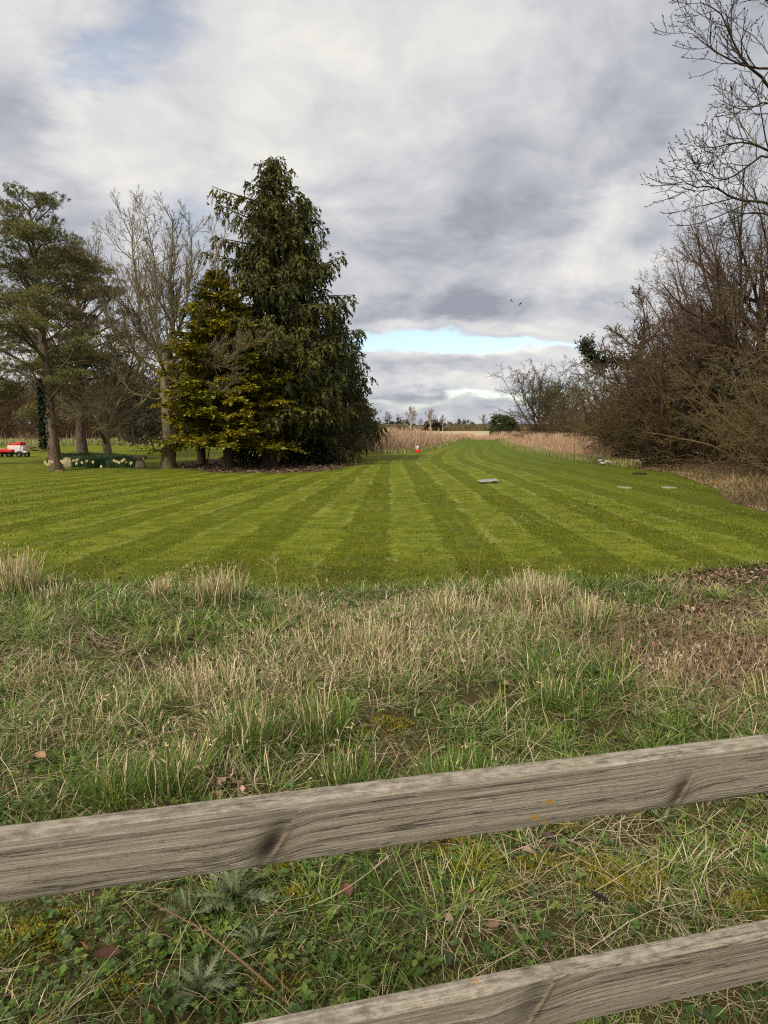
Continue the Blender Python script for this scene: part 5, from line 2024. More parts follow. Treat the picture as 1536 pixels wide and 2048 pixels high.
def machine():
    """small red and white machine parked at the far left"""
    p = G(26, 914)
    root = empty('garden_machine', p, -.15)
    tag(root, 'small red and white wheeled machine at the far left edge of the lawn', 'machine')
    RED, WHT, DK = S(206, 40, 48), S(224, 212, 204), S(52, 52, 56)

    def part(nm, c, items, mat=M_PAINT):
        b = Bag()
        for it in items:
            V, F = box_arrays(*it)
            b.add(V, F, c)
        return obj(nm, b.build(nm, mat), root)
    part('deck', RED, [(-.18, -.25, .36, 1.0, .55, .16, .03), (-.62, -.25, .33, .3, .5, .06, .02)])
    part('body', WHT, [(.30, .0, .45, .82, .6, .42, .05)])
    part('hood', RED, [(.22, 0, .70, .62, .56, .12, .04), (.50, 0, .74, .36, .5, .22, .05)])
    part('mudguard', WHT, [(.72, -.1, .40, .2, .3, .38, .06), (.86, -.1, .28, .16, .24, .12, .05)])
    part('chassis', DK, [(.0, 0, .22, 1.7, .4, .1, .02)])
    for (x, y, rr) in ((-.5, -.36, .16), (.1, -.36, .16), (.66, -.36, .17), (-.5, .3, .16), (.66, .3, .17)):
        w = Bag()
        tubes(w, np.array([[(x, y - .07, rr), (x, y - .06, rr), (x, y + .06, rr), (x, y + .07, rr)]]), np.array([[rr * .82, rr, rr, rr * .82]]), 20, np.array(DK))
        wo = obj('wheel', w.build('wheel', M_RUBBER), root)
        h = Bag()
        tubes(h, np.array([[(x, y - .078, rr), (x, y + .078, rr)]]), np.array([[rr * .55, rr * .55]]), 16, np.array(S(170, 168, 164)))
        b2 = h.build('rim', M_PAINT)
        obj('rim', b2, wo)
    b = Bag()
    tubes(b, np.array([[(-.75, -.45, .47), (-.2, -.45, .50), (.1, -.40, .52)]]), np.array([[.02, .02, .02]]), 8, np.array(S(196, 176, 140)))
    obj('handle', b.build('handle', M_PAINT), root)


machine()


def pole_pile():
    r = np.random.default_rng(88)
    root = empty('pole_pile', G(70, 905))
    tag(root, 'heap of brown poles and branches right of the red machine', 'pole pile')
    for i in range(13):
        b = Bag()
        x0 = r.uniform(-.9, .1)
        z0 = r.uniform(.05, .5)
        tip = i in (4, 9)
        p0 = np.array((x0, r.normal(0, .25), .02 if tip else z0))
        p1 = np.array((x0 + r.uniform(.2, .3) if tip else x0 + r.uniform(.8, 1.2), r.normal(0, .25), .55 if tip else max(.04, z0 + r.normal(-.12, .12))))
        mid = (p0 + p1) / 2 + r.normal(0, .03, 3)
        tubes(b, np.array([[p0, mid, p1]]), np.array([[.035, .03, .02]]) * r.uniform(.7, 1.3), 7, np.array(S(110, 92, 64)) * r.uniform(.8, 1.4))
        obj('pole', b.build('pole', M_TWIG, True), root)


pole_pile()


def birds():
    def one(x, y, Y, span, rot, lb, flap):
        # spindle body with head, wedge tail and two cambered wings, one mesh
        b = Bag()
        zs = [-.5, -.34, -.2, 0, .2, .34, .42, .5, .58]
        rs = [.015, .035, .06, .085, .075, .05, .055, .045, .006]
        th = np.arange(8) * PI / 4
        V = []
        for z, q in zip(zs, rs):
            V.append(np.stack([np.full(8, z), q * np.cos(th), q * np.sin(th)], -1))
        V = np.concatenate(V)
        Fq = [(i * 8 + s, i * 8 + (s + 1) % 8, (i + 1) * 8 + (s + 1) % 8, (i + 1) * 8 + s) for i in range(len(zs) - 1) for s in range(8)]
        b.add(V, np.array(Fq), (.05, .05, .055))
        V = np.array([(-.42, -.03, .01), (-.42, .03, .01), (-.75, .11, .01), (-.75, -.11, .01), (-.42, 0, -.02), (-.72, 0, -.015)])
        b.add(V, np.array([(0, 1, 2), (0, 2, 3), (4, 3, 5), (4, 5, 2), (0, 3, 4), (1, 4, 2)]), (.05, .05, .055))
        for s in (-1, 1):
            pl = [(.22, -.14, .05, .04), (.26, -.16, .42, .04 + flap * .55), (.10, -.16, .75, .03 + flap * .6), (-.12, -.2, 1.05, flap * .35)]
            W_ = []
            for (xa, xb, yy, zz) in pl:
                W_ += [(xa, s * yy, zz), ((xa + xb) / 2, s * yy, zz + .025), (xb, s * yy, zz - .005)]
            W_ = np.array(W_)
            F = []
            for i in range(3):
                a = i * 3
                F += [(a, a + 1, a + 4, a + 3), (a + 1, a + 2, a + 5, a + 4), (a, a + 3, a + 5, a + 2)]
            b.add(W_, np.array(F), (.05, .05, .055))
        me = b.build('bird', mat_feather)
        o = obj('bird', me, None, W(x, y, Y), rot, (span / 2.1,) * 3)
        tag(o, lb, 'bird')
    one(416, 410, 60, .62, (.5, -.2, .6), 'dark bird in flight left of the tallest cypress top', .8)
    one(1023, 602, 80, .60, (.4, .1, 2.6), 'dark bird in flight over the track, left of a pair', .4)
    one(1041, 607, 80, .72, (-.5, .1, .5), 'dark bird in flight over the track, right of a pair', -.3)


mat_feather = mat_col('dark_feather', .7, 6, .2)
birds()


# ------------------------------------------------------------------ rough grass in front of the lawn
def near_points(n, r, y0=1.15, y1=7.7, wfun=None, marg=.7, bias=0.0):
    """random spots in the wedge of ground the picture shows (and a step to each side)"""
    out = []
    got = 0
    while got < n:
        m = n * 2
        y = r.uniform(y0, y1, m)
        hw = .60 * y + marg
        x = r.uniform(-1, 1, m) * (.60 * y1 + marg)
        k = np.abs(x) < hw
        # the rough edge follows the lawn outline
        k &= ~inside(LAWN, x, y - .12)
        if bias:
            k &= r.random(m) < np.clip((y0 + .6) / y, 0, 1) ** bias
        if wfun is not None:
            k &= r.random(m) < wfun(x, y)
        out.append(np.stack([x[k], y[k]], -1))
        got += int(k.sum())
    return np.concatenate(out)[:n]


GREENS = np.array([S(94, 124, 36), S(112, 138, 48), S(80, 110, 34), S(132, 146, 68), S(106, 128, 58)])
STRAWS = np.array([S(206, 188, 142), S(184, 164, 118), S(222, 208, 168), S(164, 142, 104), S(212, 188, 150)])


def arch(xy, L, lean, droop, k, r, wander=.08, az=None):
    n = len(xy)
    a = r.random(n) * 2 * PI if az is None else az
    D = np.stack([np.cos(a) * lean, np.sin(a) * lean, np.ones(n)], -1)
    z = hrough(xy[:, 0], xy[:, 1])
    pts = grow(np.column_stack([xy, z]), D, L, k, wander, droop, (0, 0, 1), r)
    g = hrough(pts[:, :, 0], pts[:, :, 1])
    pts[:, :, 2] = np.maximum(pts[:, :, 2], g + .004)
    return pts, a


def wide(xy, base=.0019, per=.00055):
    """blade width: real blades are 3-6 mm"""
    return base + per * xy[:, 1]


def turf():
    r = np.random.default_rng(2001)
    bag = Bag()
    # short carpet
    n = 86000
    xy = near_points(n, r, wfun=lambda x, y: np.clip(1.05 - 1.05 * litter(x, y), .06, 1) * np.clip(3.0 * vnoise(x, y, 2.6, 41, 3) - .85, .06, 1), bias=.2)
    pts, a = arch(xy, r.uniform(.03, .085, n) * (.75 + .11 * xy[:, 1]), r.uniform(.3, 1.3, n), -.30, 3, r, .14)
    d = dryness(xy[:, 0], xy[:, 1])
    dry = r.random(n) < .10 + .30 * d
    c = GREENS[r.integers(0, 5, n)]
    c = np.where(dry[:, None], STRAWS[r.integers(0, 5, n)] * .9, c)
    c = c * (.62 + .62 * vnoise(xy[:, 0], xy[:, 1], 1.1, 43, 2))[:, None]
    sa = a + PI / 2
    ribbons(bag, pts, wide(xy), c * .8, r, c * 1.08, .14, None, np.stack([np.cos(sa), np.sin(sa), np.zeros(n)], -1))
    # longer leaves in loose clumps
    nc = 880
    cen = near_points(nc, r, wfun=lambda x, y: np.clip(1 - 1.2 * litter(x, y), .03, 1) * np.clip(2.2 * vnoise(x, y, .8, 45, 3) - .45, .05, 1), bias=.2)
    m = 46
    n = nc * m
    sz = np.repeat(r.uniform(.5, 1.3, nc) + .75 * (r.random(nc) < .14), m)
    q = np.repeat(cen, m, 0)
    off = r.normal(0, 1, (n, 2)) * (.035 * sz)[:, None]
    xy = q + off
    az = np.arctan2(off[:, 1], off[:, 0]) + r.normal(0, .5, n)
    pts, a = arch(xy, r.uniform(.08, .22, n) * sz * np.clip((xy[:, 1] + .1) / 4.2, .38, 1), r.uniform(.35, 1.5, n), -.22, 4, r, .07, az)
    cg = np.repeat(GREENS[r.integers(0, 5, nc)] * r.uniform(.75, 1.3, (nc, 1)), m, 0)
    dp = np.repeat(np.clip(.10 + .35 * dryness(cen[:, 0], cen[:, 1]), 0, .45), m)
    c = np.where((r.random(n) < dp)[:, None], STRAWS[r.integers(0, 5, n)], cg)
    sa = az + PI / 2
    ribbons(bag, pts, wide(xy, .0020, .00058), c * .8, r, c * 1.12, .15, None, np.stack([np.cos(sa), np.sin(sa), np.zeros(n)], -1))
    tag(obj('rough_grass', bag.build('rough_grass', M_BLADE)), 'uncut green grass between the fence and the mown lawn', 'grass', kind='stuff')


turf()


def straw():
    r = np.random.default_rng(2002)
    bag = Bag()
    # standing dead leaves and stalks in patches
    n = 3200
    xy = near_points(n, r, 2.6, 7.35, wfun=lambda x, y: np.clip(1.7 * dryness(x, y) - .35, .01, 1) * np.clip(2.2 * vnoise(x, y, 2.6, 57, 2) - .5, .03, 1))
    pts, a = arch(xy, r.uniform(.07, .22, n) * np.where(r.random(n) < .12, 1.35, 1), np.abs(r.normal(0, .55, n)), r.uniform(-.14, .02), 5, r, .15)
    c = STRAWS[r.integers(0, 5, n)]
    ribbons(bag, pts, wide(xy, .0016, .00052), c * .82, r, c * 1.05, .14)
    # seed heads on some
    hd = r.random(n) < .14
    e = pts[hd, -1]
    for q in range(3):
        diamonds(bag, e + r.normal(0, .012, e.shape), pts[hd, -1] - pts[hd, -2] + r.normal(0, .02, e.shape), r.uniform(.02, .04, len(e)), .006, STRAWS[2], r, .12)
    # curled wisps: dead blades that have folded over
    n = 13000
    xy = near_points(n, r, 1.2, 7.6, wfun=lambda x, y: np.clip(.25 + .8 * dryness(x, y), 0, 1) * np.clip(1.8 * vnoise(x, y, 1.5, 51, 2) - .35, .04, 1), bias=.5)
    pts, a = arch(xy, r.uniform(.10, .32, n) * np.clip(xy[:, 1] / 4.5, .55, 1), r.uniform(.3, 2.4, n), -.46, 5, r, .24)
    c = STRAWS[r.integers(0, 5, n)] * r.uniform(.8, 1.1, (n, 1))
    ribbons(bag, pts, wide(xy, .0014, .00048), c, r, c, .12)
    # matted straw lying flat
    n = 12000
    xy = near_points(n, r, 1.2, 7.0, wfun=lambda x, y: np.clip(2.4 * vnoise(x, y, 1.1, 53, 3) - .85, .02, 1), bias=.5)
    z = hrough(xy[:, 0], xy[:, 1]) + r.uniform(.004, .05, n)
    az = r.random(n) * 2 * PI
    D = np.stack([np.cos(az), np.sin(az), r.normal(.1, .15, n)], -1)
    pts = grow(np.column_stack([xy, z]), D, r.uniform(.08, .28, n), 4, .2, -.08, (0, 0, 1), r)
    g = hrough(pts[:, :, 0], pts[:, :, 1])
    pts[:, :, 2] = np.maximum(pts[:, :, 2], g + .006)
    c = STRAWS[r.integers(0, 5, n)] * r.uniform(.75, 1.1, (n, 1))
    ribbons(bag, pts, wide(xy, .0014, .00042), c, r, c, .1)
    tag(obj('dead_grass', bag.build('dead_grass', M_STRAW)), 'bleached dead grass strewn through the rough in the foreground', 'grass', kind='stuff')
    # long wiry stems leaning over the weeds by the fence
    bag = Bag()
    n = 620
    xy = near_points(n, r, 1.3, 4.6, bias=.7)
    pts, a = arch(xy, r.uniform(.12, .42, n), r.uniform(.5, 3.5, n), -.05, 6, r, .09)
    tubes(bag, pts, taper(r.uniform(.0009, .0017, n), 6, .5), 3, STRAWS[r.integers(0, 5, n)] * 1.02, r, .12)
    tag(obj('wiry_stems', bag.build('wiry_stems', M_STRAW)), 'long wiry pale stems leaning over the weeds by the fence', 'stems', kind='stuff')
    # thin brownish upright stems on the leafy ground at right
    bag = Bag()
    n = 420
    xy = near_points(n, r, 3.6, 6.2, wfun=lambda x, y: np.clip(gauss(x, y, 2.3, 4.7, 1.1, .7), 0, 1))
    pts, a = arch(xy, r.uniform(.15, .42, n), np.abs(r.normal(0, .25, n)), -.03, 5, r, .07)
    tubes(bag, pts, taper(r.uniform(.0018, .003, n), 5, .5), 3, np.array(S(168, 140, 108)), r, .15)
    tag(obj('dead_stems', bag.build('dead_stems', M_STRAW)), 'thin brownish dead stems over the leaf litter at right', 'stems', kind='stuff')


straw()


def leaf_litter():
    r = np.random.default_rng(2003)
    bag = Bag()
    n = 7500
    xy = near_points(n, r, 1.5, 8.6, wfun=lambda x, y: np.clip(1.3 * litter(x, y) - .1, .006, 1))
    x2 = in_poly_points([(3.2, 6.4), (4.2, 7.6), (6.6, 8.9), (9, 10.5), (11, 9), (8, 6.5)], 1200, r)
    xy = np.concatenate([xy, x2])
    n = len(xy)
    z = hrough(xy[:, 0], xy[:, 1]) + r.uniform(.004, .035, n)
    a = r.random(n) * 2 * PI
    D = np.stack([np.cos(a), np.sin(a), r.normal(.1, .55, n)], -1)
    pal = np.array([S(132, 106, 84), S(110, 86, 66), S(160, 134, 112), S(90, 70, 54), S(146, 116, 98)])
    c = pal[r.integers(0, 5, n)]
    up = np.array([[0, 0, 1.]]) + r.normal(0, .45, (n, 3))
    L = .016 + .05 * r.random(n) ** 1.6
    diamonds(bag, np.column_stack([xy, z]), D, L, L * r.uniform(.5, .8, n), c, r, .32, .3, up)
    tag(obj('leaf_litter', bag.build('leaf_litter', M_DEAD)), 'brown dead leaves scattered on the rough ground at right', 'leaves', kind='stuff')
    # under the conifers
    bag = Bag()
    n = 2500
    xy = in_poly_points(PILE_BED, n, r)
    a = r.random(n) * 2 * PI
    D = np.stack([np.cos(a), np.sin(a), r.normal(.1, .3, n)], -1)
    c = pal[r.integers(0, 5, n)] * .8
    diamonds(bag, np.column_stack([xy, np.full(n, .065)]), D, r.uniform(.06, .14, n), .07, c, r, .25)
    tag(obj('leaf_litter', bag.build('leaf_litter', M_DEAD)), 'brown litter on the bare ground under the conifers', 'leaves', kind='stuff')


leaf_litter()


def ground_cover():
    """low broad-leaved weeds near the fence"""
    r = np.random.default_rng(2004)
    bag = Bag()
    wf = lambda x, y: np.clip(2.6 * vnoise(x, y, 1.6, 61, 3) - .75, .03, 1) * np.clip(1.5 - .16 * y, .12, 1) * np.clip(1 - .8 * dryness(x, y), .15, 1)
    nc = 6000
    cen = near_points(nc, r, 1.2, 7.2, wfun=wf, bias=1.1)
    z = hrough(cen[:, 0], cen[:, 1]) + r.uniform(.012, .055, nc)
    m = 5
    n = nc * m
    P = np.repeat(np.column_stack([cen, z]), m, 0)
    az = np.repeat(r.random(nc) * 6.28, m) + np.tile(np.arange(m) * 2 * PI / m, nc) + r.normal(0, .25, n)
    el = r.normal(.15, .35, n)
    D = np.stack([np.cos(az), np.sin(az), el], -1)
    up = np.array([[0, 0, 1.]]) + r.normal(0, .3, (n, 3))
    sz = np.repeat(.008 + .022 * r.random(nc) ** 2.2, m) * r.uniform(.8, 1.2, n)
    pal = np.array([S(78, 104, 40), S(98, 122, 48), S(68, 88, 38), S(112, 124, 50), S(84, 98, 54)])
    c = np.repeat(pal[r.integers(0, 5, nc)], m, 0)
    diamonds(bag, P, D, sz, sz * .75, c, r, .16, .12, up)
    tag(obj('weed_leaves', bag.build('weed_leaves', M_LEAF)), 'small broad green weed leaves carpeting the ground by the fence', 'weeds', kind='stuff')
    # moss cushions: fine upright fronds
    bag = Bag()
    spots = [(960, 1735, .10), (1250, 1750, .13), (1080, 1745, .08), (395, 1508, .09), (900, 1690, .07), (60, 1910, .10), (100, 1880, .08), (580, 1760, .05), (600, 1830, .05),
             (1230, 1790, .08), (1500, 1820, .08), (560, 2010, .05), (240, 2010, .05), (720, 1470, .05), (780, 1450, .08), (1120, 1660, .06), (1000, 1800, .06), (940, 1770, .07)]
    for (x, y, s) in spots:
        g = G(x, y)
        n = int(26000 * s * s * 4)
        a = r.random(n) * 6.28
        q = np.sqrt(r.random(n)) * s * (1 + .35 * np.sin(a * 3 + x) + .2 * np.sin(a * 5 + y))
        xy = np.stack([g[0] + np.cos(a) * q * 1.3, g[1] + np.sin(a) * q], -1)
        zz = hrough(xy[:, 0], xy[:, 1]) + .018 * (1 - (q / s / 1.5) ** 2) + .004
        D = np.stack([np.cos(a) * .8, np.sin(a) * .8, np.ones(n)], -1) + r.normal(0, .5, (n, 3))
        c = np.where(r.random((n, 1)) < .6, np.array(S(146, 132, 30)), np.array(S(118, 116, 38)))
        diamonds(bag, np.column_stack([xy, zz]), D, r.uniform(.008, .02, n), .006, c, r, .2)
    tag(obj('moss', bag.build('moss', M_LEAF)), 'yellowish moss cushions among the weeds', 'moss', kind='stuff')


ground_cover()


def lawn_nap():
    """short cut blades standing on the nearest part of the lawn"""
    r = np.random.default_rng(2005)
    n = 120000
    y = 7.0 + 15 * r.random(n) ** 1.7
    x = r.uniform(-1, 1, n) * (.60 * y + 1)
    k = inside(LAWN, x, y)
    x, y = x[k], y[k]
    n = len(x)
    s = stripe(x, y) + (vnoise(x, y, .8, 91, 3) - .5) * .25
    fr = np.abs((s + .5) % 1 - .5)
    pale = 1 - np.clip((fr - .17) / .14, 0, 1)
    c = np.array(S(92, 101, 5))[None] * (1 - pale[:, None] * .5) + np.array(S(134, 142, 46))[None] * pale[:, None] * .5  # blades repeat the stripe reflection as painted colour
    c = c * np.where(y < 8.6, .82, 1.0)[:, None]
    thatch = r.random(n) < .06
    c = np.where(thatch[:, None], np.array(S(168, 156, 96)), c)
    a = r.random(n) * 6.28
    D = np.stack([np.cos(a) * .9, np.sin(a) * .9, np.ones(n)], -1)
    P = np.stack([x, y, np.full(n, .008)], -1)
    L = r.uniform(.018, .04, n)
    T = P + nrm(D) * L[:, None]
    sd = np.stack([-np.sin(a), np.cos(a), np.zeros(n)], -1) * (.0025 + .00035 * y)[:, None]
    V = np.stack([P - sd, P + sd, T], 1).reshape(-1, 3)
    C = np.repeat(np.clip(c * (1 + r.normal(0, .2, (n, 1))), .003, 1), 3, 0)
    bag = Bag()
    bag.add(V, np.arange(n * 3).reshape(-1, 3), C)
    # half-cut longer blades straggling over the edge of the rough
    e = np.array([q for q in LAWN if q[1] < 13 and abs(q[0]) < 9])
    m = 5200
    tt = r.random(m) * (len(e) - 1.001)
    i = tt.astype(int)
    f = (tt - i)[:, None]
    ex = e[i] * (1 - f) + e[i + 1] * f
    ex = ex + np.stack([r.normal(0, .12, m), np.abs(r.normal(0, .22, m)) - .06], -1)
    gc = np.where(r.random((m, 1)) < .75, GREENS[r.integers(0, 5, m)] * .85, STRAWS[r.integers(0, 5, m)] * .85)
    blades(bag, ex, .0, r.uniform(.03, .10, m), .0022 + .0005 * ex[:, 1], gc, gc * 1.1, r, 1.2, 3, -.3, .15)
    # crumbs of soil and clippings
    m = 500
    yy = 7.1 + 4 * r.random(m) ** 2
    xx = r.uniform(-1, 1, m) * (.6 * yy + .8)
    kk = inside(LAWN, xx, yy)
    xx, yy = xx[kk], yy[kk]
    m = len(xx)
    diamonds(bag, np.stack([xx, yy, np.full(m, .02)], -1), r.normal(0, 1, (m, 3)) * np.array([1, 1, .3]), r.uniform(.02, .05, m), .02, np.array(S(66, 54, 30)), r, .3)
    tag(obj('lawn_grass', bag.build('lawn_grass', M_BLADE)), 'short mown grass blades on the near lawn', 'grass', kind='stuff')


lawn_nap()


# ------------------------------------------------------------------ single plants in the foreground
def tussock(x, y, Hh, n, green, spread, label, group='grass tussocks in the rough', straw_top=.5):
    r = np.random.default_rng(int(x * 7 + y))
    g = G(x, y)
    g[2] = float(hrough(g[0], g[1]))
    root = empty('grass_tussock', g)
    tag(root, label, 'tussock', group)

    def make(nm, m, hh, palette, lean, droop, mat):
        b = Bag()
        off = r.normal(0, 1, (m, 2)) * spread
        az = np.arctan2(off[:, 1], off[:, 0]) + r.normal(0, .6, m)
        ln = np.abs(r.normal(lean, .22, m))
        D = np.stack([np.cos(az) * ln, np.sin(az) * ln, np.ones(m)], -1)
        pts = grow(np.column_stack([off, np.full(m, -.01)]), D, hh * r.uniform(.5, 1.1, m), 6, .07, droop, (0, 0, 1), r)
        pts[:, :, 2] = np.maximum(pts[:, :, 2], 0)
        c = palette[r.integers(0, len(palette), m)]
        sa = az + PI / 2 + r.normal(0, .5, m)
        ribbons(b, pts, .0018 + .0006 * g[1], c * .85, r, c * 1.1, .14, None, np.stack([np.cos(sa), np.sin(sa), np.zeros(m)], -1))
        if nm == 'dead_blades':
            h_ = r.random(m) < .25
            e = pts[h_, -1]
            for q in range(3):
                diamonds(b, e + r.normal(0, .012, e.shape), pts[h_, -1] - pts[h_, -2] + r.normal(0, .03, e.shape), r.uniform(.02, .045, len(e)), .0065, STRAWS[0], r, .12)
        obj(nm, b.build(nm, mat), root)['kind'] = 'stuff'
    ng = int(n * green)
    if ng:
        make('green_blades', ng, Hh * .8, GREENS, .38, -.10, M_BLADE)
    if n - ng:
        make('dead_blades', n - ng, Hh, STRAWS, .16, -.05, M_STRAW)


for a in ((35, 1190, .48, 420, .45, .10, 'tall bleached grass tussock at the left edge against the lawn'),
          (100, 1205, .26, 200, .6, .09, 'lower green tussock right of the tall bleached one at left edge'),
          (322, 1205, .26, 150, .3, .035, 'narrow pale tuft on the lawn edge, left of the broad one'),
          (432, 1208, .34, 380, .45, .10, 'broad bleached tussock on the lawn edge left of centre'),
          (650, 1478, .34, 300, .85, .055, 'tall upright green tuft left of centre in the rough'),
          (495, 1495, .28, 300, .8, .07, 'dark green tuft between two bleached patches, left of centre'),
          (345, 1600, .26, 320, .9, .07, 'bright green tuft just above the fence rail, left'),
          (235, 1612, .22, 260, .9, .07, 'low green tuft near the fence at far left'),
          (690, 1560, .24, 260, .85, .08, 'spreading green tuft just above the middle of the rail'),
          (900, 1560, .24, 280, .9, .07, 'fresh green tuft above the rail, right of centre'),
          (1075, 1205, .34, 430, .45, .13, 'broad mixed tussock on the lawn edge right of centre'),
          (890, 1240, .28, 300, .5, .12, 'bleached tussock below the lawn edge at centre'),
          (1170, 1240, .28, 300, .6, .11, 'greenish tussock right of the broad mixed one'),
          (420, 1390, .26, 340, .35, .14, 'wide bleached tussock in the middle of the rough, left'),
          (240, 1420, .20, 260, .9, .08, 'rounded green tuft left of the wide bleached tussock'),
          (730, 1310, .26, 300, .4, .13, 'bleached tussock left of centre below the lawn edge'),
          (1110, 1420, .22, 260, .85, .07, 'green tuft at the left end of the leaf litter')):
    tussock(*a)


def stalk(pts, label, r0=.0035, col=S(196, 176, 122), umbel=False, name='dry_stalk'):
    r = np.random.default_rng(int(abs(pts[0][0]) * 300) + len(label))
    base = np.array(pts[0], float)
    p = poly([np.array(q) - base for q in pts], 10)
    root = empty(name, base)
    tag(root, label, 'stalk')
    b = Bag()
    tubes(b, p[None], taper([r0], 10, .35), 6, np.array(col))
    obj('stem', b.build('stem', M_STRAW, True), root)
    b = Bag()
    P, D, pr, t, idx = kids(p[None], taper([r0], 10, .35), 5, .55, .98, .6, .2, r)
    br = grow(P, D, r.uniform(.06, .16, len(P)), 4, .08, .04, (0, 0, 1), r)
    tubes(b, br, taper(np.full(len(P), r0 * .45), 4, .5), 4, np.array(col))
    if umbel:
        P2, D2, _, _, _ = kids(br, taper(np.full(len(P), r0 * .45), 4, .5), 5, .7, .99, .7, .2, r)
        b2 = grow(P2, D2, r.uniform(.03, .06, len(P2)), 3, .08, .04, (0, 0, 1), r)
        tubes(b, b2, taper(np.full(len(P2), r0 * .3), 3, .6), 3, np.array(col))
    obj('side_shoot', b.build('side_shoot', M_STRAW), root)


def Wg(x, y, Y):
    return W(x, y, Y)


g1 = G(562, 1235)
stalk([g1, W(558, 1190, g1[1]), W(552, 1150, g1[1]), W(546, 1128, g1[1])], 'dry straight stalk with faint side shoots rising over the lawn, left of centre', .005, S(196, 178, 128), True)
g1 = G(948, 1205)
stalk([g1, W(950, 1150, g1[1]), W(951, 1100, g1[1]), W(952, 1062, g1[1] + .05)], 'thin brown upright stalk rising over the lawn, right of centre', .0028, S(132, 118, 80))
stalk([g1 + np.array((.02, .05, 0)), W(960, 1110, g1[1]), W(972, 1070, g1[1]), W(983, 1040, g1[1])], 'thin pale stalk curving right over the lawn, right of centre', .0026, S(176, 166, 112))
g1 = G(212, 1180)
stalk([g1, W(211, 1150, g1[1]), W(210, 1130, g1[1])], 'single short dry stem on the lawn edge at left', .003, S(170, 168, 110))
g1 = G(480, 1225)
stalk([g1, W(479, 1170, g1[1]), W(481, 1122, g1[1])], 'dry stem right of the broad bleached tussock', .003, S(176, 160, 110))
g1 = G(625, 1215)
stalk([g1, W(624, 1160, g1[1]), W(622, 1120, g1[1])], 'faint grey-brown dead stem against the lawn at centre left', .0028, S(120, 108, 78))
g1 = G(655, 1215)
stalk([g1, W(654, 1170, g1[1]), W(656, 1135, g1[1])], 'short grey-brown dead stem against the lawn, left of middle', .003, S(112, 100, 72))


def rosette(x, y, nl, ln, label, seed):
    """grey-green thistle rosette: each leaf deeply lobed"""
    r = np.random.default_rng(seed)
    g = G(x, y)
    g[2] = float(hrough(g[0], g[1])) + .015
    root = empty('thistle_rosette', g)
    tag(root, label, 'thistle', 'grey-green thistle rosettes by the fence')
    lobes = 9
    meshes = []
    for v in range(3):
        b = Bag()
        L = 1.0
        s = np.linspace(0, 1, lobes + 1)
        zz = .22 * np.sin(s * PI * .8) * L
        xx = s * L
        col = np.array(S(112, 122, 84)) * r.uniform(.8, 1.1)
        mid = np.stack([xx, np.zeros_like(xx), zz], -1)
        for i in range(lobes):
            for sg in (-1, 1):
                w = .21 * math.sin(PI * (.12 + .82 * s[i])) * r.uniform(.75, 1.2)
                a = mid[i]
                c = mid[i + 1]
                tip = a + np.array((.10, sg * w, .05 + r.normal(0, .03)))
                tip2 = (a + c) / 2 + np.array((.11, sg * w * .62, .07))
                in_ = (a + c) / 2 + np.array((0, sg * .035, .0))
                V = np.array([a, in_, tip, c, tip2])
                b.add(V, np.array([(0, 1, 2), (1, 3, 4), (0, 3, 1)]), col * r.uniform(.85, 1.15))
        meshes.append(b.build('leaf', M_LEAF))
    for i in range(nl):
        a = i * 2.399 + r.normal(0, .2)
        sc_ = ln * r.uniform(.6, 1.1)
        obj('leaf', meshes[i % 3], root, (0, 0, .004 * i / nl), (r.normal(0, .5), r.uniform(-.9, .05), a), (sc_, sc_ * r.uniform(.7, 1.1), sc_))


rosette(470, 1840, 26, .135, 'large grey-green thistle rosette seen just below the upper rail, left of centre', 1)
rosette(520, 1925, 18, .10, 'grey-green thistle rosette just below the largest one', 2)
rosette(375, 1870, 16, .095, 'smaller thistle rosette left of the largest one', 3)
rosette(400, 2015, 18, .11, 'grey-green thistle rosette at the bottom edge near the reddish cane', 4)
rosette(165, 1325, 14, .14, 'faint bluish thistle rosette in the rough at far left', 5)
rosette(1330, 1640, 12, .08, 'small thistle rosette under the upper rail at right', 6)


def cane():
    p = [G(290, 1890) + np.array((0, 0, .16)), G(400, 1940) + np.array((0, 0, .14)), G(480, 1987) + np.array((0, 0, .11)), G(560, 2036) + np.array((0, 0, .07)), G(640, 2075) + np.array((0, 0, .0))]
    base = p[-1]
    q = poly([a - base for a in p], 14)[::-1]
    root = empty('bramble_cane', base)
    tag(root, 'reddish bramble cane arching over the weeds at the bottom', 'cane')
    b = Bag()
    tubes(b, q[None], taper([.0048], 14, .3), 8, np.array(S(142, 108, 80)))
    obj('stem', b.build('stem', M_TWIG, True), root)
    b = Bag()
    r = np.random.default_rng(6)
    P, D, _, _, _ = kids(q[None], taper([.0042], 14, .5), 22, .05, .98, 1.2, .2, r)
    tubes(b, np.stack([P, P + D * .012], 1), np.tile(np.array([[.0016, .0003]]), (len(P), 1)), 4, np.array(S(140, 84, 66)))
    obj('thorn', b.build('thorn', M_TWIG), root)


cane()


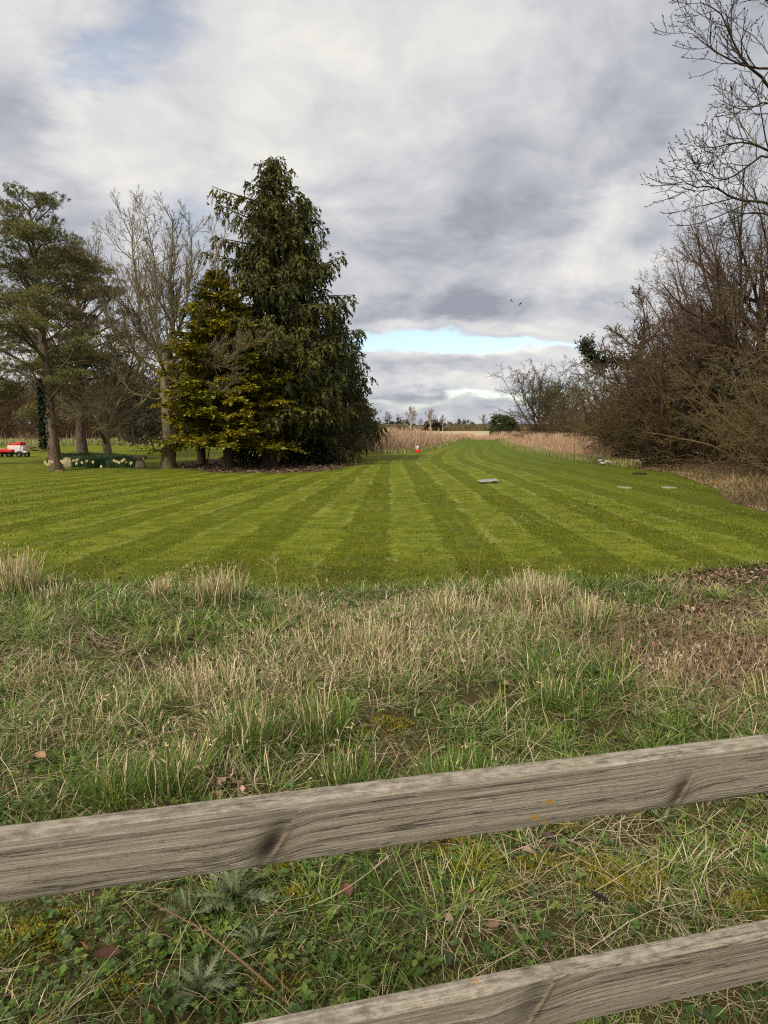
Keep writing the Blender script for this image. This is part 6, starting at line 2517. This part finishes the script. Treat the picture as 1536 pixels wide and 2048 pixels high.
def pale_root():
    r = np.random.default_rng(7)
    base = G(420, 1775) + np.array((0, 0, .05))
    root = empty('pale_root', base)
    tag(root, 'bleached branching dead root just below the upper rail, left', 'root')
    lines = [[(375, 1760), (420, 1775), (450, 1782), (500, 1772), (530, 1770)], [(420, 1775), (445, 1765), (480, 1768), (515, 1760)], [(410, 1785), (430, 1798), (440, 1802)],
             [(450, 1782), (475, 1790), (495, 1780)], [(430, 1760), (455, 1775), (470, 1785)], [(480, 1768), (500, 1760), (520, 1764)]]
    for ln in lines:
        p = poly([G(x, y) + np.array((0, 0, .05 + r.normal(0, .008))) - base for x, y in ln], 9)
        b = Bag()
        tubes(b, p[None], taper([.0035], 9, .4), 6, np.array(S(206, 192, 166)))
        obj('root_strand', b.build('root_strand', M_STRAW, True), root)


pale_root()


def curled_leaf(x, y, s, col, label, seed):
    r = np.random.default_rng(seed)
    g = G(x, y)
    n, m = 9, 7
    V = []
    for i in range(n):
        t = i / (n - 1)
        w = math.sin(PI * (.06 + .88 * t)) ** .8 * (1 + .18 * math.sin(i * 2.4 + seed))
        for j in range(m):
            q = (j / (m - 1) - .5) * 2
            a = q * 1.15
            V.append(((t - .5) * 1.5, math.sin(a) * .52 * w, (1 - math.cos(a)) * .5 * w + .22 * (t - .5) ** 2 * 2 + r.normal(0, .02)))
    V = np.array(V) * s
    F = [(i * m + j, (i + 1) * m + j, (i + 1) * m + j + 1, i * m + j + 1) for i in range(n - 1) for j in range(m - 1)]
    root = empty('dead_leaf', (g[0], g[1], float(hrough(g[0], g[1])) + .055), r.random() * 6)
    root.rotation_euler[0] = r.normal(0, .4)
    tag(root, label, 'leaf', 'large dead leaves near the fence')
    me = mesh('blade', V, np.array(F), M_DEAD, np.tile(np.array(col), (len(V), 1)) * (1 + r.normal(0, .08, (len(V), 1))), True)
    obj('blade', me, root)
    b = Bag()
    tubes(b, np.array([[(-.75 * s, 0, .02 * s), (-1.0 * s, .03 * s, .06 * s), (-1.2 * s, .02 * s, .02 * s)]]), np.array([[.0016, .0013, .001]]), 5, np.array(col) * .8)
    obj('leaf_stalk', b.build('leaf_stalk', M_DEAD), root)


for a in ((695, 1838, .042, S(118, 80, 64), 'curled reddish-brown dead leaf between the rails, centre', 1),
          (218, 1965, .048, S(78, 56, 42), 'large dark red-brown curled leaf at bottom left', 2),
          (172, 1938, .030, S(142, 104, 72), 'small orange-brown leaf above the dark curled one', 3),
          (1095, 1705, .036, S(84, 68, 66), 'grey-brown curled leaf below the upper rail, right', 4),
          (945, 1838, .032, S(138, 100, 70), 'orange-brown leaf among straw between the rails', 5),
          (985, 1905, .030, S(146, 112, 90), 'pinkish brown leaf above the lower rail', 6),
          (82, 1537, .050, S(164, 132, 100), 'pale tan dead leaf at left above the upper rail', 7),
          (1195, 1845, .040, S(66, 54, 52), 'dark withered leaf close above the lower rail', 8),
          (1100, 1725, .034, S(96, 76, 66), 'brown withered leaf in the moss between the rails', 9)):
    curled_leaf(*a)
